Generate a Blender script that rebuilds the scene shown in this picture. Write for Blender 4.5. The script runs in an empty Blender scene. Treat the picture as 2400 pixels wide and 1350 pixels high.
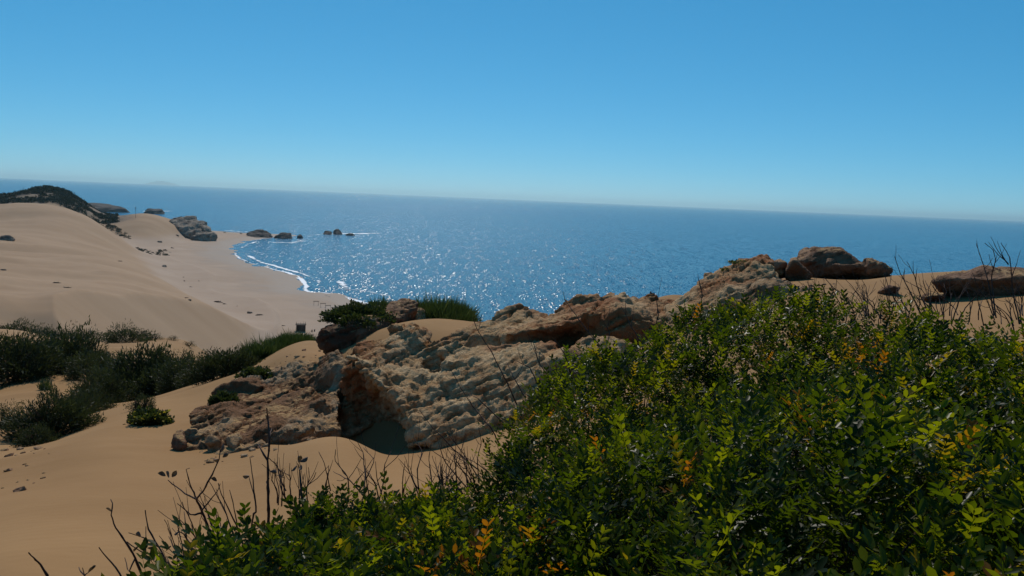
import bpy, bmesh, math, random
import numpy as np
from mathutils import Vector, Matrix

# ------------------------------------------------------------------ camera, world, sun, exposure
S = bpy.context.scene
COL = S.collection
W0, H0 = 2400.0, 1350.0
FPX = 1200.0 / math.tan(math.radians(32.0))
PITCH, ROLL = math.atan(209.0 / FPX), math.radians(2.43)
EYE = np.array((0.0, 0.0, 50.0))
_F = np.array((0, math.cos(PITCH), -math.sin(PITCH)))
_R0 = np.array((1.0, 0, 0)); _U0 = np.array((0, math.sin(PITCH), math.cos(PITCH)))
_R = math.cos(ROLL) * _R0 + math.sin(ROLL) * _U0
_U = math.cos(ROLL) * _U0 - math.sin(ROLL) * _R0
cam = bpy.data.objects.new('camera', bpy.data.cameras.new('camera'))
COL.objects.link(cam)
cam.data.sensor_width = 36.0
cam.data.angle = math.radians(64.0)
cam.data.clip_start, cam.data.clip_end = 0.05, 200000.0
cam.matrix_world = Matrix(((_R[0], _U[0], -_F[0], EYE[0]), (_R[1], _U[1], -_F[1], EYE[1]),
                           (_R[2], _U[2], -_F[2], EYE[2]), (0, 0, 0, 1)))
S.camera = cam

SUN_AZ, SUN_EL = math.radians(-8.0), math.radians(45.0)
world = bpy.data.worlds.new('World'); S.world = world; world.use_nodes = True
nt = world.node_tree; nt.nodes.clear()
sky = nt.nodes.new('ShaderNodeTexSky'); sky.sky_type = 'NISHITA'; sky.sun_disc = False
sky.sun_elevation, sky.sun_rotation = SUN_EL, SUN_AZ % (2 * math.pi)
sky.altitude, sky.air_density, sky.dust_density, sky.ozone_density = 3000.0, 1.0, 0.0, 6.0
# one even grade of the whole sky, channel by channel, as the photograph's own processing did
sp = nt.nodes.new('ShaderNodeSeparateColor'); cb = nt.nodes.new('ShaderNodeCombineColor')
nt.links.new(sky.outputs[0], sp.inputs[0])
for ch, (gam, gain) in enumerate(((1.2, 0.44), (0.68, 0.635), (0.60, 0.77))):
    m1 = nt.nodes.new('ShaderNodeMath'); m1.operation = 'MULTIPLY'; m1.inputs[1].default_value = 0.1
    m2 = nt.nodes.new('ShaderNodeMath'); m2.operation = 'POWER'; m2.inputs[1].default_value = gam
    m3 = nt.nodes.new('ShaderNodeMath'); m3.operation = 'MULTIPLY'; m3.inputs[1].default_value = gain * 13.4
    nt.links.new(sp.outputs[ch], m1.inputs[0]); nt.links.new(m1.outputs[0], m2.inputs[0]); nt.links.new(m2.outputs[0], m3.inputs[0]); nt.links.new(m3.outputs[0], cb.inputs[ch])
bg = nt.nodes.new('ShaderNodeBackground'); bg.inputs['Strength'].default_value = 0.1
out = nt.nodes.new('ShaderNodeOutputWorld')
nt.links.new(cb.outputs[0], bg.inputs[0]); nt.links.new(bg.outputs[0], out.inputs[0])

sun = bpy.data.objects.new('sun', bpy.data.lights.new('sun', 'SUN'))
COL.objects.link(sun)
sun.data.energy, sun.data.angle, sun.data.color = 4.2, math.radians(0.53), (1.0, 0.93, 0.83)
sd = Vector((math.sin(SUN_AZ) * math.cos(SUN_EL), math.cos(SUN_AZ) * math.cos(SUN_EL), math.sin(SUN_EL)))
sun.rotation_euler = sd.to_track_quat('Z', 'Y').to_euler()
sun.location = (0, 0, 80)
SUND = np.array(sd)

S.view_settings.view_transform = 'Standard'; S.view_settings.look = 'None'
S.view_settings.exposure, S.view_settings.gamma = -0.42, 1.0
S.view_settings.use_curve_mapping = False
S.cycles.max_bounces, S.cycles.diffuse_bounces, S.cycles.glossy_bounces = 5, 2, 2
S.cycles.transmission_bounces, S.cycles.transparent_max_bounces, S.cycles.volume_bounces = 3, 8, 0
S.cycles.caustics_reflective = False; S.cycles.caustics_refractive = False
S.cycles.sample_clamp_indirect = 4.0

rng = np.random.default_rng(7)

# ------------------------------------------------------------------ picture -> place
def ray(px, py):
    px = np.asarray(px, float); py = np.asarray(py, float)
    a, b = (px - W0 / 2) / FPX, (H0 / 2 - py) / FPX
    d = _F + a[..., None] * _R + b[..., None] * _U
    return d / np.linalg.norm(d[..., :2], axis=-1, keepdims=True)      # unit horizontal length
def at(px, py, r):
    """point seen at (px, py) at horizontal distance r"""
    return EYE + ray(px, py) * np.asarray(r, float)[..., None]
def atz(px, py, z):
    d = ray(px, py)
    return EYE + d * ((z - EYE[2]) / d[..., 2])[..., None]
def az_of(px, py=900.0):
    d = ray(px, py); return math.degrees(math.atan2(d[0], d[1]))

# ------------------------------------------------------------------ noise
def _hash(ix, iy, iz, seed):
    h = (ix.astype(np.int64) * 374761393 + iy.astype(np.int64) * 668265263 + iz.astype(np.int64) * 2147483647 + seed * 144665) & 0xffffffff
    h = ((h ^ (h >> 13)) * 1274126177) & 0xffffffff
    h = ((h ^ (h >> 16)) * 2246822519) & 0xffffffff
    return ((h ^ (h >> 15)) & 0xffffff) / float(0xffffff)
def vnoise(p, seed=0):
    i = np.floor(p).astype(np.int64); f = p - i
    u = f * f * f * (f * (f * 6 - 15) + 10)
    r = 0
    for dx in (0, 1):
        wx = u[:, 0] if dx else 1 - u[:, 0]
        for dy in (0, 1):
            wy = u[:, 1] if dy else 1 - u[:, 1]
            for dz in (0, 1):
                wz = u[:, 2] if dz else 1 - u[:, 2]
                r = r + wx * wy * wz * _hash(i[:, 0] + dx, i[:, 1] + dy, i[:, 2] + dz, seed)
    return r * 2 - 1
def fbm(p, octv=4, seed=0, gain=0.5, lac=2.03):
    r = 0; a = 1.0
    for o in range(octv):
        r = r + a * vnoise(p + 17.3 * o, seed + o); p = p * lac; a *= gain
    return r
def ridged(p, octv=4, seed=0):
    r = 0; a = 1.0
    for o in range(octv):
        r = r + a * (1 - 2 * np.abs(vnoise(p + 9.1 * o, seed + o))); p = p * 2.1; a *= 0.5
    return r
def worley(p, seed=0):
    """distance to nearest and second nearest feature point, and the id of the nearest"""
    i = np.floor(p).astype(np.int64)
    d1 = np.full(len(p), 9.0); d2 = np.full(len(p), 9.0); idn = np.zeros(len(p))
    for dx in (-1, 0, 1):
        for dy in (-1, 0, 1):
            for dz in (-1, 0, 1):
                c = i + np.array((dx, dy, dz))
                q = c + np.stack([_hash(c[:, 0], c[:, 1], c[:, 2], seed + k) for k in (1, 2, 3)], 1)
                d = np.linalg.norm(q - p, axis=1); h = _hash(c[:, 0], c[:, 1], c[:, 2], seed + 7)
                closer = d < d1
                d2 = np.where(closer, d1, np.minimum(d2, d)); idn = np.where(closer, h, idn); d1 = np.where(closer, d, d1)
    return d1, d2, idn
def facets(p, seed=0):
    """height of randomly tilted planes, one per cell: cleaved faces with sharp edges; and the distance to the cell edge"""
    i = np.floor(p).astype(np.int64)
    d1 = np.full(len(p), 9.0); d2 = np.full(len(p), 9.0); h1 = np.zeros(len(p))
    for dx in (-1, 0, 1):
        for dy in (-1, 0, 1):
            for dz in (-1, 0, 1):
                c = i + np.array((dx, dy, dz))
                q = c + np.stack([_hash(c[:, 0], c[:, 1], c[:, 2], seed + k) for k in (1, 2, 3)], 1)
                t = np.stack([_hash(c[:, 0], c[:, 1], c[:, 2], seed + k) for k in (4, 5, 6)], 1) * 2 - 1
                w = p - q; d = np.linalg.norm(w, axis=1); h = (w * t).sum(1) + 0.5 * (_hash(c[:, 0], c[:, 1], c[:, 2], seed + 8) - 0.5)
                closer = d < d1
                d2 = np.where(closer, d1, np.minimum(d2, d)); h1 = np.where(closer, h, h1); d1 = np.where(closer, d, d1)
    return h1, d2 - d1
def smooth(a, b, x):
    t = np.clip((x - a) / (b - a), 0, 1); return t * t * (3 - 2 * t)

# ------------------------------------------------------------------ objects
def link(o, parent=None):
    COL.objects.link(o)
    if parent is not None: o.parent = parent
    return o
def tag(o, label=None, cat=None, group=None, kind=None):
    if label: o['label'] = label
    if cat: o['category'] = cat
    if group: o['group'] = group
    if kind: o['kind'] = kind
    return o
def empty(name, loc, label=None, cat=None, group=None):
    o = bpy.data.objects.new(name, None); o.location = [float(c) for c in loc]; o.empty_display_size = 0.2
    return tag(link(o), label, cat, group)
def mesh_np(name, v, f, smooth_shade=True, attrs=None):
    """v (n,3), f (m,k) int array of k-gons"""
    me = bpy.data.meshes.new(name)
    v = np.ascontiguousarray(v, np.float32); f = np.ascontiguousarray(f, np.int32); k = f.shape[1]
    me.vertices.add(len(v)); me.vertices.foreach_set('co', v.ravel())
    me.loops.add(f.size); me.loops.foreach_set('vertex_index', f.ravel())
    me.polygons.add(len(f)); me.polygons.foreach_set('loop_start', np.arange(0, f.size, k, dtype=np.int32))
    try: me.polygons.foreach_set('loop_total', np.full(len(f), k, np.int32))
    except Exception: pass
    me.polygons.foreach_set('use_smooth', np.full(len(f), smooth_shade, bool))
    for an, av in (attrs or {}).items():
        at_ = me.attributes.new(an, 'FLOAT', 'POINT'); at_.data.foreach_set('value', np.ascontiguousarray(av, np.float32))
    me.update(calc_edges=True); me.validate()
    return me
def obj(name, me, mat=None, parent=None, loc=None):
    o = bpy.data.objects.new(name, me)
    if mat is not None and not me.materials: me.materials.append(mat)
    link(o, parent)
    if loc is not None: o.location = [float(c) for c in loc]
    return o

# ------------------------------------------------------------------ materials
def mat(name):
    m = bpy.data.materials.new(name); m.use_nodes = True
    m.node_tree.nodes.clear()
    return m, m.node_tree
class NB:
    def __init__(s, t): s.t = t
    def n(s, typ, inp=None, **kw):
        o = s.t.nodes.new('ShaderNode' + typ)
        for k, v in kw.items(): setattr(o, k, v)
        for k, v in (inp or {}).items():
            if hasattr(v, 'is_output') or isinstance(v, bpy.types.NodeSocket): s.t.links.new(v, o.inputs[k])
            else: o.inputs[k].default_value = v
        return o
    def ramp(s, fac, stops, interp='LINEAR'):
        o = s.n('ValToRGB', {'Fac': fac}); e = o.color_ramp.elements; o.color_ramp.interpolation = interp
        while len(e) < len(stops): e.new(0.5)
        for q, (p, c) in zip(e, stops):
            q.position = p; q.color = (*c, 1) if len(c) == 3 else c
        return o.outputs[0]
    def mix(s, fac, a, b, blend='MIX'):
        o = s.t.nodes.new('ShaderNodeMix'); o.data_type = 'RGBA'; o.blend_type = blend
        for sock, v in ((o.inputs[0], fac), (o.inputs[6], a), (o.inputs[7], b)):
            if isinstance(v, bpy.types.NodeSocket): s.t.links.new(v, sock)
            else: sock.default_value = v if not isinstance(v, tuple) else ((*v, 1) if len(v) == 3 else v)
        return o.outputs[2]
    def math(s, op, a, b=None, clamp=False):
        o = s.t.nodes.new('ShaderNodeMath'); o.operation = op; o.use_clamp = clamp
        for i, v in enumerate((a, b)):
            if v is None: continue
            if isinstance(v, bpy.types.NodeSocket): s.t.links.new(v, o.inputs[i])
            else: o.inputs[i].default_value = v
        return o.outputs[0]
    def attr(s, name, out='Fac'): return s.n('Attribute', attribute_name=name).outputs[out]
    def noise(s, vec, scale, detail=4, rough=0.55, **kw):
        return s.n('TexNoise', {'Vector': vec, 'Scale': scale, 'Detail': detail, 'Roughness': rough}, **kw).outputs[0]
    def bump(s, h, strength, dist, normal=None):
        i = {'Height': h, 'Strength': strength, 'Distance': dist}
        if normal is not None: i['Normal'] = normal
        return s.n('Bump', i).outputs[0]
    def out(s, surf): s.n('OutputMaterial', {'Surface': surf})

def sand_material():
    m, t = mat('sand'); b = NB(t); P = b.n('NewGeometry').outputs['Position']
    beach, wet, soil = b.attr('beach'), b.attr('wet'), b.attr('soil')
    nf = b.noise(P, 0.35, 5); nn = b.noise(P, 4.0, 4); ng = b.noise(P, 160.0, 2)
    near = b.mix(b.ramp(nf, [(0.3, (0, 0, 0)), (0.7, (1, 1, 1))]), (0.265, 0.142, 0.054), (0.345, 0.196, 0.082))
    near = b.mix(b.math('MULTIPLY', nn, 0.3), near, (0.255, 0.135, 0.054))
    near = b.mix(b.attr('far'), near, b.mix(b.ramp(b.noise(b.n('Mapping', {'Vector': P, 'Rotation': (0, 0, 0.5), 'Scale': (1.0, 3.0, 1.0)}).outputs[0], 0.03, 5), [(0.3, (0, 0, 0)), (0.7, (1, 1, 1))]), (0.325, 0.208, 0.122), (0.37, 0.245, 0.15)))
    bn = b.noise(P, 0.03, 5)
    bea = b.mix(b.ramp(bn, [(0.35, (0, 0, 0)), (0.65, (1, 1, 1))]), (0.36, 0.255, 0.18), (0.405, 0.295, 0.215))
    c = b.mix(beach, near, bea)
    c = b.mix(wet, c, (0.21, 0.145, 0.10))
    sn = b.noise(P, 0.12, 6, 0.7)
    soilc = b.ramp(sn, [(0.35, (0.10, 0.075, 0.055)), (0.6, (0.22, 0.16, 0.11)), (0.75, (0.33, 0.25, 0.18))])
    c = b.mix(soil, c, soilc)
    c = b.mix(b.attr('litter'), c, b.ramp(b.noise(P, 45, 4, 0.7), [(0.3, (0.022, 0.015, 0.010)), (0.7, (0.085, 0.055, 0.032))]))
    c = b.mix(b.math('MULTIPLY', b.ramp(ng, [(0.5, (0, 0, 0)), (0.75, (1, 1, 1))]), 0.35), c, (0.35, 0.21, 0.10))
    mp = b.n('Mapping', {'Vector': P, 'Rotation': (0, 0, 0.5), 'Scale': (1.0, 2.6, 1.0)}).outputs[0]
    h1 = b.bump(b.noise(mp, 3.0, 5, 0.6), 0.15, 0.03)
    wv = b.n('TexWave', {'Vector': b.n('Mapping', {'Vector': P, 'Rotation': (0, 0, 0.9)}).outputs[0], 'Scale': 2.6, 'Distortion': 5.0, 'Detail': 3.0, 'Detail Scale': 1.2}).outputs['Fac']
    wv = b.math('MULTIPLY', wv, b.ramp(b.noise(P, 0.5, 3), [(0.42, (0, 0, 0)), (0.62, (1, 1, 1))]))
    h1 = b.bump(wv, 0.10, 0.016, h1)
    h2 = b.bump(ng, 0.35, 0.004, h1)
    h3 = b.bump(b.noise(mp, 0.16, 5, 0.65), 0.10, 0.35, h2)
    rough = b.math('SUBTRACT', 0.95, b.math('MULTIPLY', wet, 0.35))
    p = b.n('BsdfPrincipled', {'Base Color': c, 'Roughness': rough, 'Normal': h3, 'Specular IOR Level': 0.15})
    b.out(p.outputs[0]); return m

def sea_material():
    m, t = mat('sea_water'); b = NB(t); P = b.n('NewGeometry').outputs['Position']
    cn = b.noise(P, 0.0016, 4, 0.5)
    col = b.ramp(cn, [(0.3, (0.001, 0.088, 0.172)), (0.7, (0.002, 0.114, 0.205))])
    def slopes(scale, sx, sy, rot, k, detail):
        mp = b.n('Mapping', {'Vector': P, 'Rotation': (0, 0, rot), 'Scale': (sx, sy, 0.0)}).outputs[0]
        c = b.n('TexNoise', {'Vector': mp, 'Scale': scale, 'Detail': detail, 'Roughness': 0.6}).outputs['Color']
        v = b.n('VectorMath', {0: c, 1: (0.5, 0.5, 0.5)}, operation='SUBTRACT').outputs[0]
        return b.n('VectorMath', {0: v, 1: (k, k, 0.0)}, operation='MULTIPLY').outputs[0]
    s1 = slopes(1.0, 2.1, 0.26, 0.10, 1.5, 1)
    s2 = slopes(1.0, 0.3, 0.045, -0.15, 0.6, 2)
    sl = b.n('VectorMath', {0: s1, 1: s2}, operation='ADD').outputs[0]
    nrm = b.n('VectorMath', {0: sl, 1: (0.0, 0.0, 1.0)}, operation='ADD').outputs[0]
    nrm = b.n('VectorMath', {0: nrm}, operation='NORMALIZE').outputs[0]
    p = b.n('BsdfPrincipled', {'Base Color': col, 'Roughness': 0.20, 'Normal': nrm, 'IOR': 1.20})
    b.out(p.outputs[0]); return m

M = {'sand': sand_material(), 'sea': sea_material()}

# ------------------------------------------------------------------ the lie of the land
SHORE_PX = [(860, 712), (820, 700), (790, 692), (762, 687), (735, 686), (716, 681), (714, 668), (704, 655), (685, 645), (640, 631), (590, 618),
            (562, 606), (548, 594), (544, 584), (552, 576), (575, 567), (610, 560.5), (650, 556), (690, 553.0), (706, 551.6), (690, 550.2),
            (640, 548.3), (570, 545.5), (520, 541.8), (500, 540.4)]
shore = [(math.sin(math.radians(a)) * r, math.cos(math.radians(a)) * r) for a, r in
         ((150, 900), (120, 300), (90, 170), (60, 145), (31, 138), (10, 140), (-2, 165), (-6, 250), (az_of(930), 325))]
shore += [tuple(p[:2]) for p in atz([q[0] for q in SHORE_PX], [q[1] for q in SHORE_PX], np.zeros(len(SHORE_PX)))]
shore += [(math.sin(math.radians(a)) * r, math.cos(math.radians(a)) * r) for a, r in
          ((az_of(450), 1010), (az_of(340), 1060), (az_of(200), 1180), (az_of(0), 1250), (-45, 1300), (-70, 1350), (-100, 1400), (-150, 1400), (-180, 1400))]
shore = np.array(shore)
def catmull(pts, n=5, closed=True):
    out = []
    m = len(pts)
    for i in range(m):
        p0, p1, p2, p3 = pts[i - 1], pts[i], pts[(i + 1) % m], pts[(i + 2) % m]
        for k in range(n):
            t = k / n
            out.append(0.5 * (2 * p1 + (p2 - p0) * t + (2 * p0 - 5 * p1 + 4 * p2 - p3) * t * t + (3 * p1 - p0 - 3 * p2 + p3) * t ** 3))
    return np.array(out)
SHORE = catmull(shore, 4)
def shore_dist(x, y):
    """signed distance to the waterline, positive on land"""
    x = np.asarray(x, float); y = np.asarray(y, float)
    best = np.full(x.shape, 1e18); inside = np.zeros(x.shape, bool)
    A = SHORE; B = np.roll(SHORE, -1, 0)
    for a, b in zip(A, B):
        d = b - a; L = d @ d
        t = np.clip(((x - a[0]) * d[0] + (y - a[1]) * d[1]) / L, 0, 1)
        best = np.minimum(best, (x - a[0] - t * d[0]) ** 2 + (y - a[1] - t * d[1]) ** 2)
        c = (a[1] > y) != (b[1] > y)
        with np.errstate(divide='ignore', invalid='ignore'):
            xi = a[0] + (y - a[1]) * d[0] / (d[1] if d[1] else 1e-9)
        inside ^= c & (x < xi)
    return np.sqrt(best) * np.where(inside, 1, -1)

VIS = [  # (px, py, r): ground seen there
    (0, 1345, 4.3), (0, 1250, 5.5), (0, 1165, 7.6), (60, 1128, 8.8), (300, 1300, 4.6), (300, 1200, 6), (300, 1100, 8.5), (230, 1020, 11.5),
    (600, 1300, 4.3), (600, 1200, 5.8), (600, 1085, 8.6), (500, 1064, 9.6), (600, 1048, 9.7), (790, 1042, 9.8), (870, 1050, 9.5), (950, 1060, 9.2), (430, 1070, 9.6), (400, 1000, 12), (450, 950, 14), (900, 1200, 5.5), (900, 1070, 8.6),
    (1130, 1015, 9.2), (350, 960, 14), (700, 1042, 9.7),
    (2350, 760, 8.5), (2250, 700, 11), (2000, 655, 13.5), (2100, 641, 15), (1900, 664, 12.5), (1840, 667, 12.8), (1835, 688, 11.8), (1850, 652, 14.2), (2380, 640, 15), (1980, 650, 15), (1560, 696, 13.2),
    (1000, 754, 13.6), (925, 764, 13.4), (1060, 757, 13.6), (905, 800, 12.4), (872, 812, 12.2), (785, 842, 12.5), (830, 828, 12.6), (760, 842, 13.6), (830, 820, 14), (700, 850, 14), (725, 830, 15), (640, 862, 15), (500, 905, 15.5),
    (0, 1050, 13), (80, 1030, 14), (0, 1000, 16), (120, 965, 18), (0, 952, 20), (190, 938, 21), (0, 945, 21.5), (190, 931, 22.5), (150, 915, 24), (100, 890, 27), (0, 905, 27),
    (330, 940, 20), (240, 860, 31), (100, 815, 42), (0, 800, 45), (0, 770, 52), (180, 800, 50), (250, 815, 43), (450, 815, 45), (440, 838, 42), (100, 790, 55),
    (740, 800, 17), (600, 850, 18), (560, 1015, 11.3), (640, 1000, 11.8), (740, 985, 11.8), (640, 945, 13.2), (500, 985, 12), (880, 1010, 10.9), (800, 1002, 11.3), (940, 1012, 10.5), (1050, 960, 10.6), (1150, 900, 11), (1300, 880, 10.8), (1400, 800, 11.8), (1250, 790, 12.2), (1650, 765, 11.6), (1720, 740, 12.2), (1780, 730, 11.6), (1480, 790, 11.8),
    (0, 712, 165), (150, 710, 165), (300, 714, 168), (420, 727, 175), (530, 745, 182), (620, 770, 195), (690, 795, 215),
    (100, 772, 157), (300, 785, 160), (450, 802, 166), (560, 815, 178), (0, 775, 156),
    (0, 680, 195), (150, 682, 200), (300, 690, 205), (400, 702, 215), (500, 727, 222),
    (0, 640, 255), (150, 642, 270), (300, 662, 255), (390, 682, 262), (460, 702, 265),
    (0, 560, 450), (100, 560, 480), (200, 572, 500), (250, 600, 440), (100, 600, 360), (0, 600, 350), (300, 622, 370), (360, 650, 350),
    (0, 500, 620), (0, 480, 700), (100, 487, 720), (180, 512, 720), (-40, 479, 790), (20, 480, 790), (60, 482, 790), (110, 488, 785), (160, 498, 785), (210, 525, 780), (250, 541, 690), (-200, 480, 700), (-200, 560, 450), (-200, 640, 255), (-200, 712, 165),
    (110, 440, 860), (40, 463, 850), (0, 466, 850), (75, 449, 860), (150, 453, 860), (200, 482, 850), (240, 508, 840), (-100, 474, 850), (-300, 478, 850), (275, 535, 790),
    (280, 506, 805), (340, 501, 830), (400, 509, 850), (350, 540, 745), (300, 532, 750),
]
BEACH = [(300, 565), (345, 592), (400, 645), (440, 685), (500, 716), (580, 752), (660, 776), (450, 600), (500, 570), (500, 640), (560, 660), (600, 700),
         (640, 740), (700, 760), (760, 740), (800, 730), (430, 575), (400, 610), (480, 690), (720, 778), (540, 735), (340, 572), (420, 556)]
HID = [  # (px, r, D)
    (1500, 3, 1.5), (1500, 6, 1.62), (2000, 3, 1.4), (2000, 6, 1.2), (2400, 3, 1.35), (1300, 7, 2.0), (1200, 4, 1.75), (800, 3, 1.8), (1600, 9, 1.5), (1500, 12, 1.75),
    (740, 25, 7), (740, 60, 20), (740, 120, 36), (740, 180, 44), (1000, 20, 5), (1000, 40, 17), (1000, 80, 36), (1000, 140, 49),
    (1600, 20, 4), (1600, 45, 20), (1600, 90, 44), (2300, 20, 2.8), (2300, 45, 18), (2300, 90, 44), (1600, 140, 50), (2300, 140, 50),
    (3200, 4, 1.2), (3200, 14, 1.2), (3200, 45, 18), (3200, 95, 44), (-500, 4, 1.9), (-500, 8, 2.9), (-500, 20, 5.5), (-500, 50, 9),
    (0, 80, 21), (0, 120, 28), (250, 80, 20), (250, 120, 28), (450, 75, 19), (450, 120, 29), (600, 40, 12), (600, 110, 28),
    (110, 1000, 38), (0, 1000, 38), (-150, 1000, 38), (340, 950, 45), (420, 950, 48), (200, 1000, 46),
]
def _control():
    A, L, D = [], [], []
    for px, py, r in VIS:
        d = ray(px, py); A.append(math.degrees(math.atan2(d[0], d[1]))); L.append(math.log(r)); D.append(-d[2] * r)
    for px, py in BEACH:
        d = ray(px, py); D_ = 47.0; r = D_ / -d[2]
        A.append(math.degrees(math.atan2(d[0], d[1]))); L.append(math.log(r)); D.append(D_)
    for px, r, D_ in HID:
        A.append(az_of(px)); L.append(math.log(r)); D.append(D_)
    for a in range(-180, 181, 30):
        for r in (0.15, 0.6, 1.2): A.append(a); L.append(math.log(r)); D.append(1.6)
        if abs(a) >= 60:
            for r, D_ in ((4, 1.7), (14, 2.4), (50, 6 if a < 0 else 9), (200, 12 if abs(a) > 100 else 25), (900, 25)): A.append(a); L.append(math.log(r)); D.append(D_)
    return np.array(A), np.array(L), np.array(D)
_cA, _cL, _cD = _control()
_cX = np.stack([_cA / 11.0, _cL * 1.5], 1)
def _phi(d2): return np.sqrt(d2 + 0.06)
_n = len(_cX)
_K = _phi(((_cX[:, None] - _cX[None]) ** 2).sum(-1))
_Pm = np.concatenate([np.ones((_n, 1)), _cX], 1)
_sys = np.block([[_K - 2e-3 * np.eye(_n), _Pm], [_Pm.T, np.zeros((3, 3))]])
_w = np.linalg.solve(_sys, np.concatenate([np.log(_cD), np.zeros(3)]))
def rbf_z(x, y):
    r = np.maximum(np.hypot(x, y), 0.1); a = np.degrees(np.arctan2(x, y))
    X = np.stack([a / 11.0, np.log(r) * 1.5], 1)
    o = _w[_n] + X @ _w[_n + 1:]
    for i in range(_n): o = o + _w[i] * _phi((X[:, 0] - _cX[i, 0]) ** 2 + (X[:, 1] - _cX[i, 1]) ** 2)
    return 50.0 - np.exp(o)
def ground_z(x, y, full=False):
    x = np.atleast_1d(np.asarray(x, float)).ravel(); y = np.atleast_1d(np.asarray(y, float)).ravel()
    r = np.hypot(x, y)
    z = rbf_z(x, y)
    s = shore_dist(x, y)
    p = np.stack([x, y, np.zeros_like(x)], 1)
    rot = np.stack([x * 0.85 + y * 0.5, (-x * 0.5 + y * 0.85) * 2.2, np.zeros_like(x)], 1)
    inland = smooth(25, 90, s) * smooth(3.5, 9, z)
    z = z + 0.012 * np.minimum(r, 40) / 4 * fbm(rot / np.array((3.0, 3.0, 1)), 3, 3) * smooth(2, 6, r)
    z = z + inland * smooth(60, 160, r) * (1.3 * fbm(rot / 70.0, 4, 11) + 0.35 * ridged(rot / 26.0, 3, 5))
    hill = smooth(740, 800, r) * smooth(12, 22, z) * smooth(-25.5, -27.0, np.degrees(np.arctan2(x, y)))
    z = z + hill * (1.6 * fbm(p / 14.0, 4, 21))
    cap = s * 0.035 + np.maximum(s - 45, 0) * 0.75 + 0.15 * fbm(p / 12.0, 3, 31)
    z = np.maximum(z, np.where(r > 180, 2.0, -99.0))
    z = np.where(s > 0, np.minimum(z, cap), np.maximum(cap * 1.2, -6.0))
    if not full: return z
    beach = (1 - smooth(4.0, 9.0, z)) * smooth(100, 200, r)
    wet = (1 - smooth(0.3, 1.3, z + 0.2 * fbm(p / 9.0, 3, 41))) * smooth(100, 200, r)
    soil = np.clip(hill * 0.0 + smooth(782, 808, r) * smooth(10, 16, z) * smooth(-24.2, -25.8, np.degrees(np.arctan2(x, y))), 0, 1)
    cliff = smooth(20, 30, r) * smooth(-12, -8, np.degrees(np.arctan2(x, y))) * (1 - smooth(0, 1, np.zeros_like(x)))
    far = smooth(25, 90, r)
    if full == 'far': return z, beach, wet, np.clip(soil, 0, 1), far
    return z, beach, wet, np.clip(soil, 0, 1)
def gz(x, y): return float(ground_z(x, y)[0])

def plan_of(pts): return [tuple(at(*p)[:2]) for p in pts]
RIGHT_PLAN = plan_of([(1085, 1130, 3.55), (1130, 1030, 3.9), (1190, 945, 4.2), (1285, 845, 4.5), (1420, 800, 4.7), (1520, 760, 4.9), (1650, 732, 5.1), (1800, 716, 5.15), (1950, 726, 5.15), (2100, 732, 5.1), (2250, 746, 4.95), (2400, 770, 4.8), (2900, 820, 4.6)]) + \
    [(2.9, 0.5), (1.2, 0.42), (0.1, 0.75), (-0.15, 1.6), (-0.16, 2.4)]
LEFT_PLAN = plan_of([(420, 1375, 2.4), (480, 1320, 2.62), (550, 1245, 2.95), (610, 1175, 3.2), (700, 1140, 3.4), (850, 1155, 3.5), (950, 1150, 3.6), (1150, 1130, 3.8)]) + [(0.15, 2.6), (0.1, 1.5), (-0.35, 1.0), (-0.75, 1.15), (-0.95, 1.7)]
def in_poly(x, y, poly):
    ins = np.zeros(x.shape, bool)
    for a, b in zip(poly, np.roll(poly, -1, 0)):
        c = (a[1] > y) != (b[1] > y); ins ^= c & (x < a[0] + (y - a[1]) * (b[0] - a[0]) / ((b[1] - a[1]) or 1e-9))
    return ins
def poly_dist(x, y, poly):
    best = np.full(x.shape, 1e9)
    for a, b in zip(poly, np.roll(poly, -1, 0)):
        d = b - a; t = np.clip(((x - a[0]) * d[0] + (y - a[1]) * d[1]) / (d @ d), 0, 1)
        best = np.minimum(best, np.hypot(x - a[0] - t * d[0], y - a[1] - t * d[1]))
    return best

def build_ground():
    az = np.unique(np.concatenate([np.arange(-180, -37, 2.5), np.arange(-37, 37.01, 0.17), np.arange(38, 180.1, 2.5)]))
    if az[-1] < 180: az = np.append(az, 180.0)
    ln = np.concatenate([np.arange(math.log(0.15), math.log(4), 0.05), np.arange(math.log(4), math.log(1500), 0.0108)])
    R = np.exp(ln)
    a, r = np.meshgrid(np.radians(az), R)
    x, y = (np.sin(a) * r).ravel(), (np.cos(a) * r).ravel()
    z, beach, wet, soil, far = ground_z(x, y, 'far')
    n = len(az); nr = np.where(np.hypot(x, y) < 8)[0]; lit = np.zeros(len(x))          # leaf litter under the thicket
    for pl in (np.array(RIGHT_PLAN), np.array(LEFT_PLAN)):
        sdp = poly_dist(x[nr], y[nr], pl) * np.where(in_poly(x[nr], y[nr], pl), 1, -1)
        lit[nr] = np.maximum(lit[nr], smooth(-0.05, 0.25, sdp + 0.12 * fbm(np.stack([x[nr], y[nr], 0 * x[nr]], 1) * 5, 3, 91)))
    i, j = np.meshgrid(np.arange(n - 1), np.arange(len(R) - 1)); k = (j * n + i).ravel()
    f = np.stack([k + 1, k, k + n, k + n + 1], 1)[:, ::-1]
    zz = z[f].max(1); f = f[zz > -5.5]
    used = np.unique(f); remap = np.zeros(len(x), np.int32); remap[used] = np.arange(len(used))
    v = np.stack([x, y, z], 1)[used]
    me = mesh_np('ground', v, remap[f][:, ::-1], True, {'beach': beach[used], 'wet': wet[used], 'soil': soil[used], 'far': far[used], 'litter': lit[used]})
    return tag(obj('ground', me, M['sand']), 'ochre sand dunes running down to a pale beach', kind='structure')
ground = build_ground()

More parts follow.
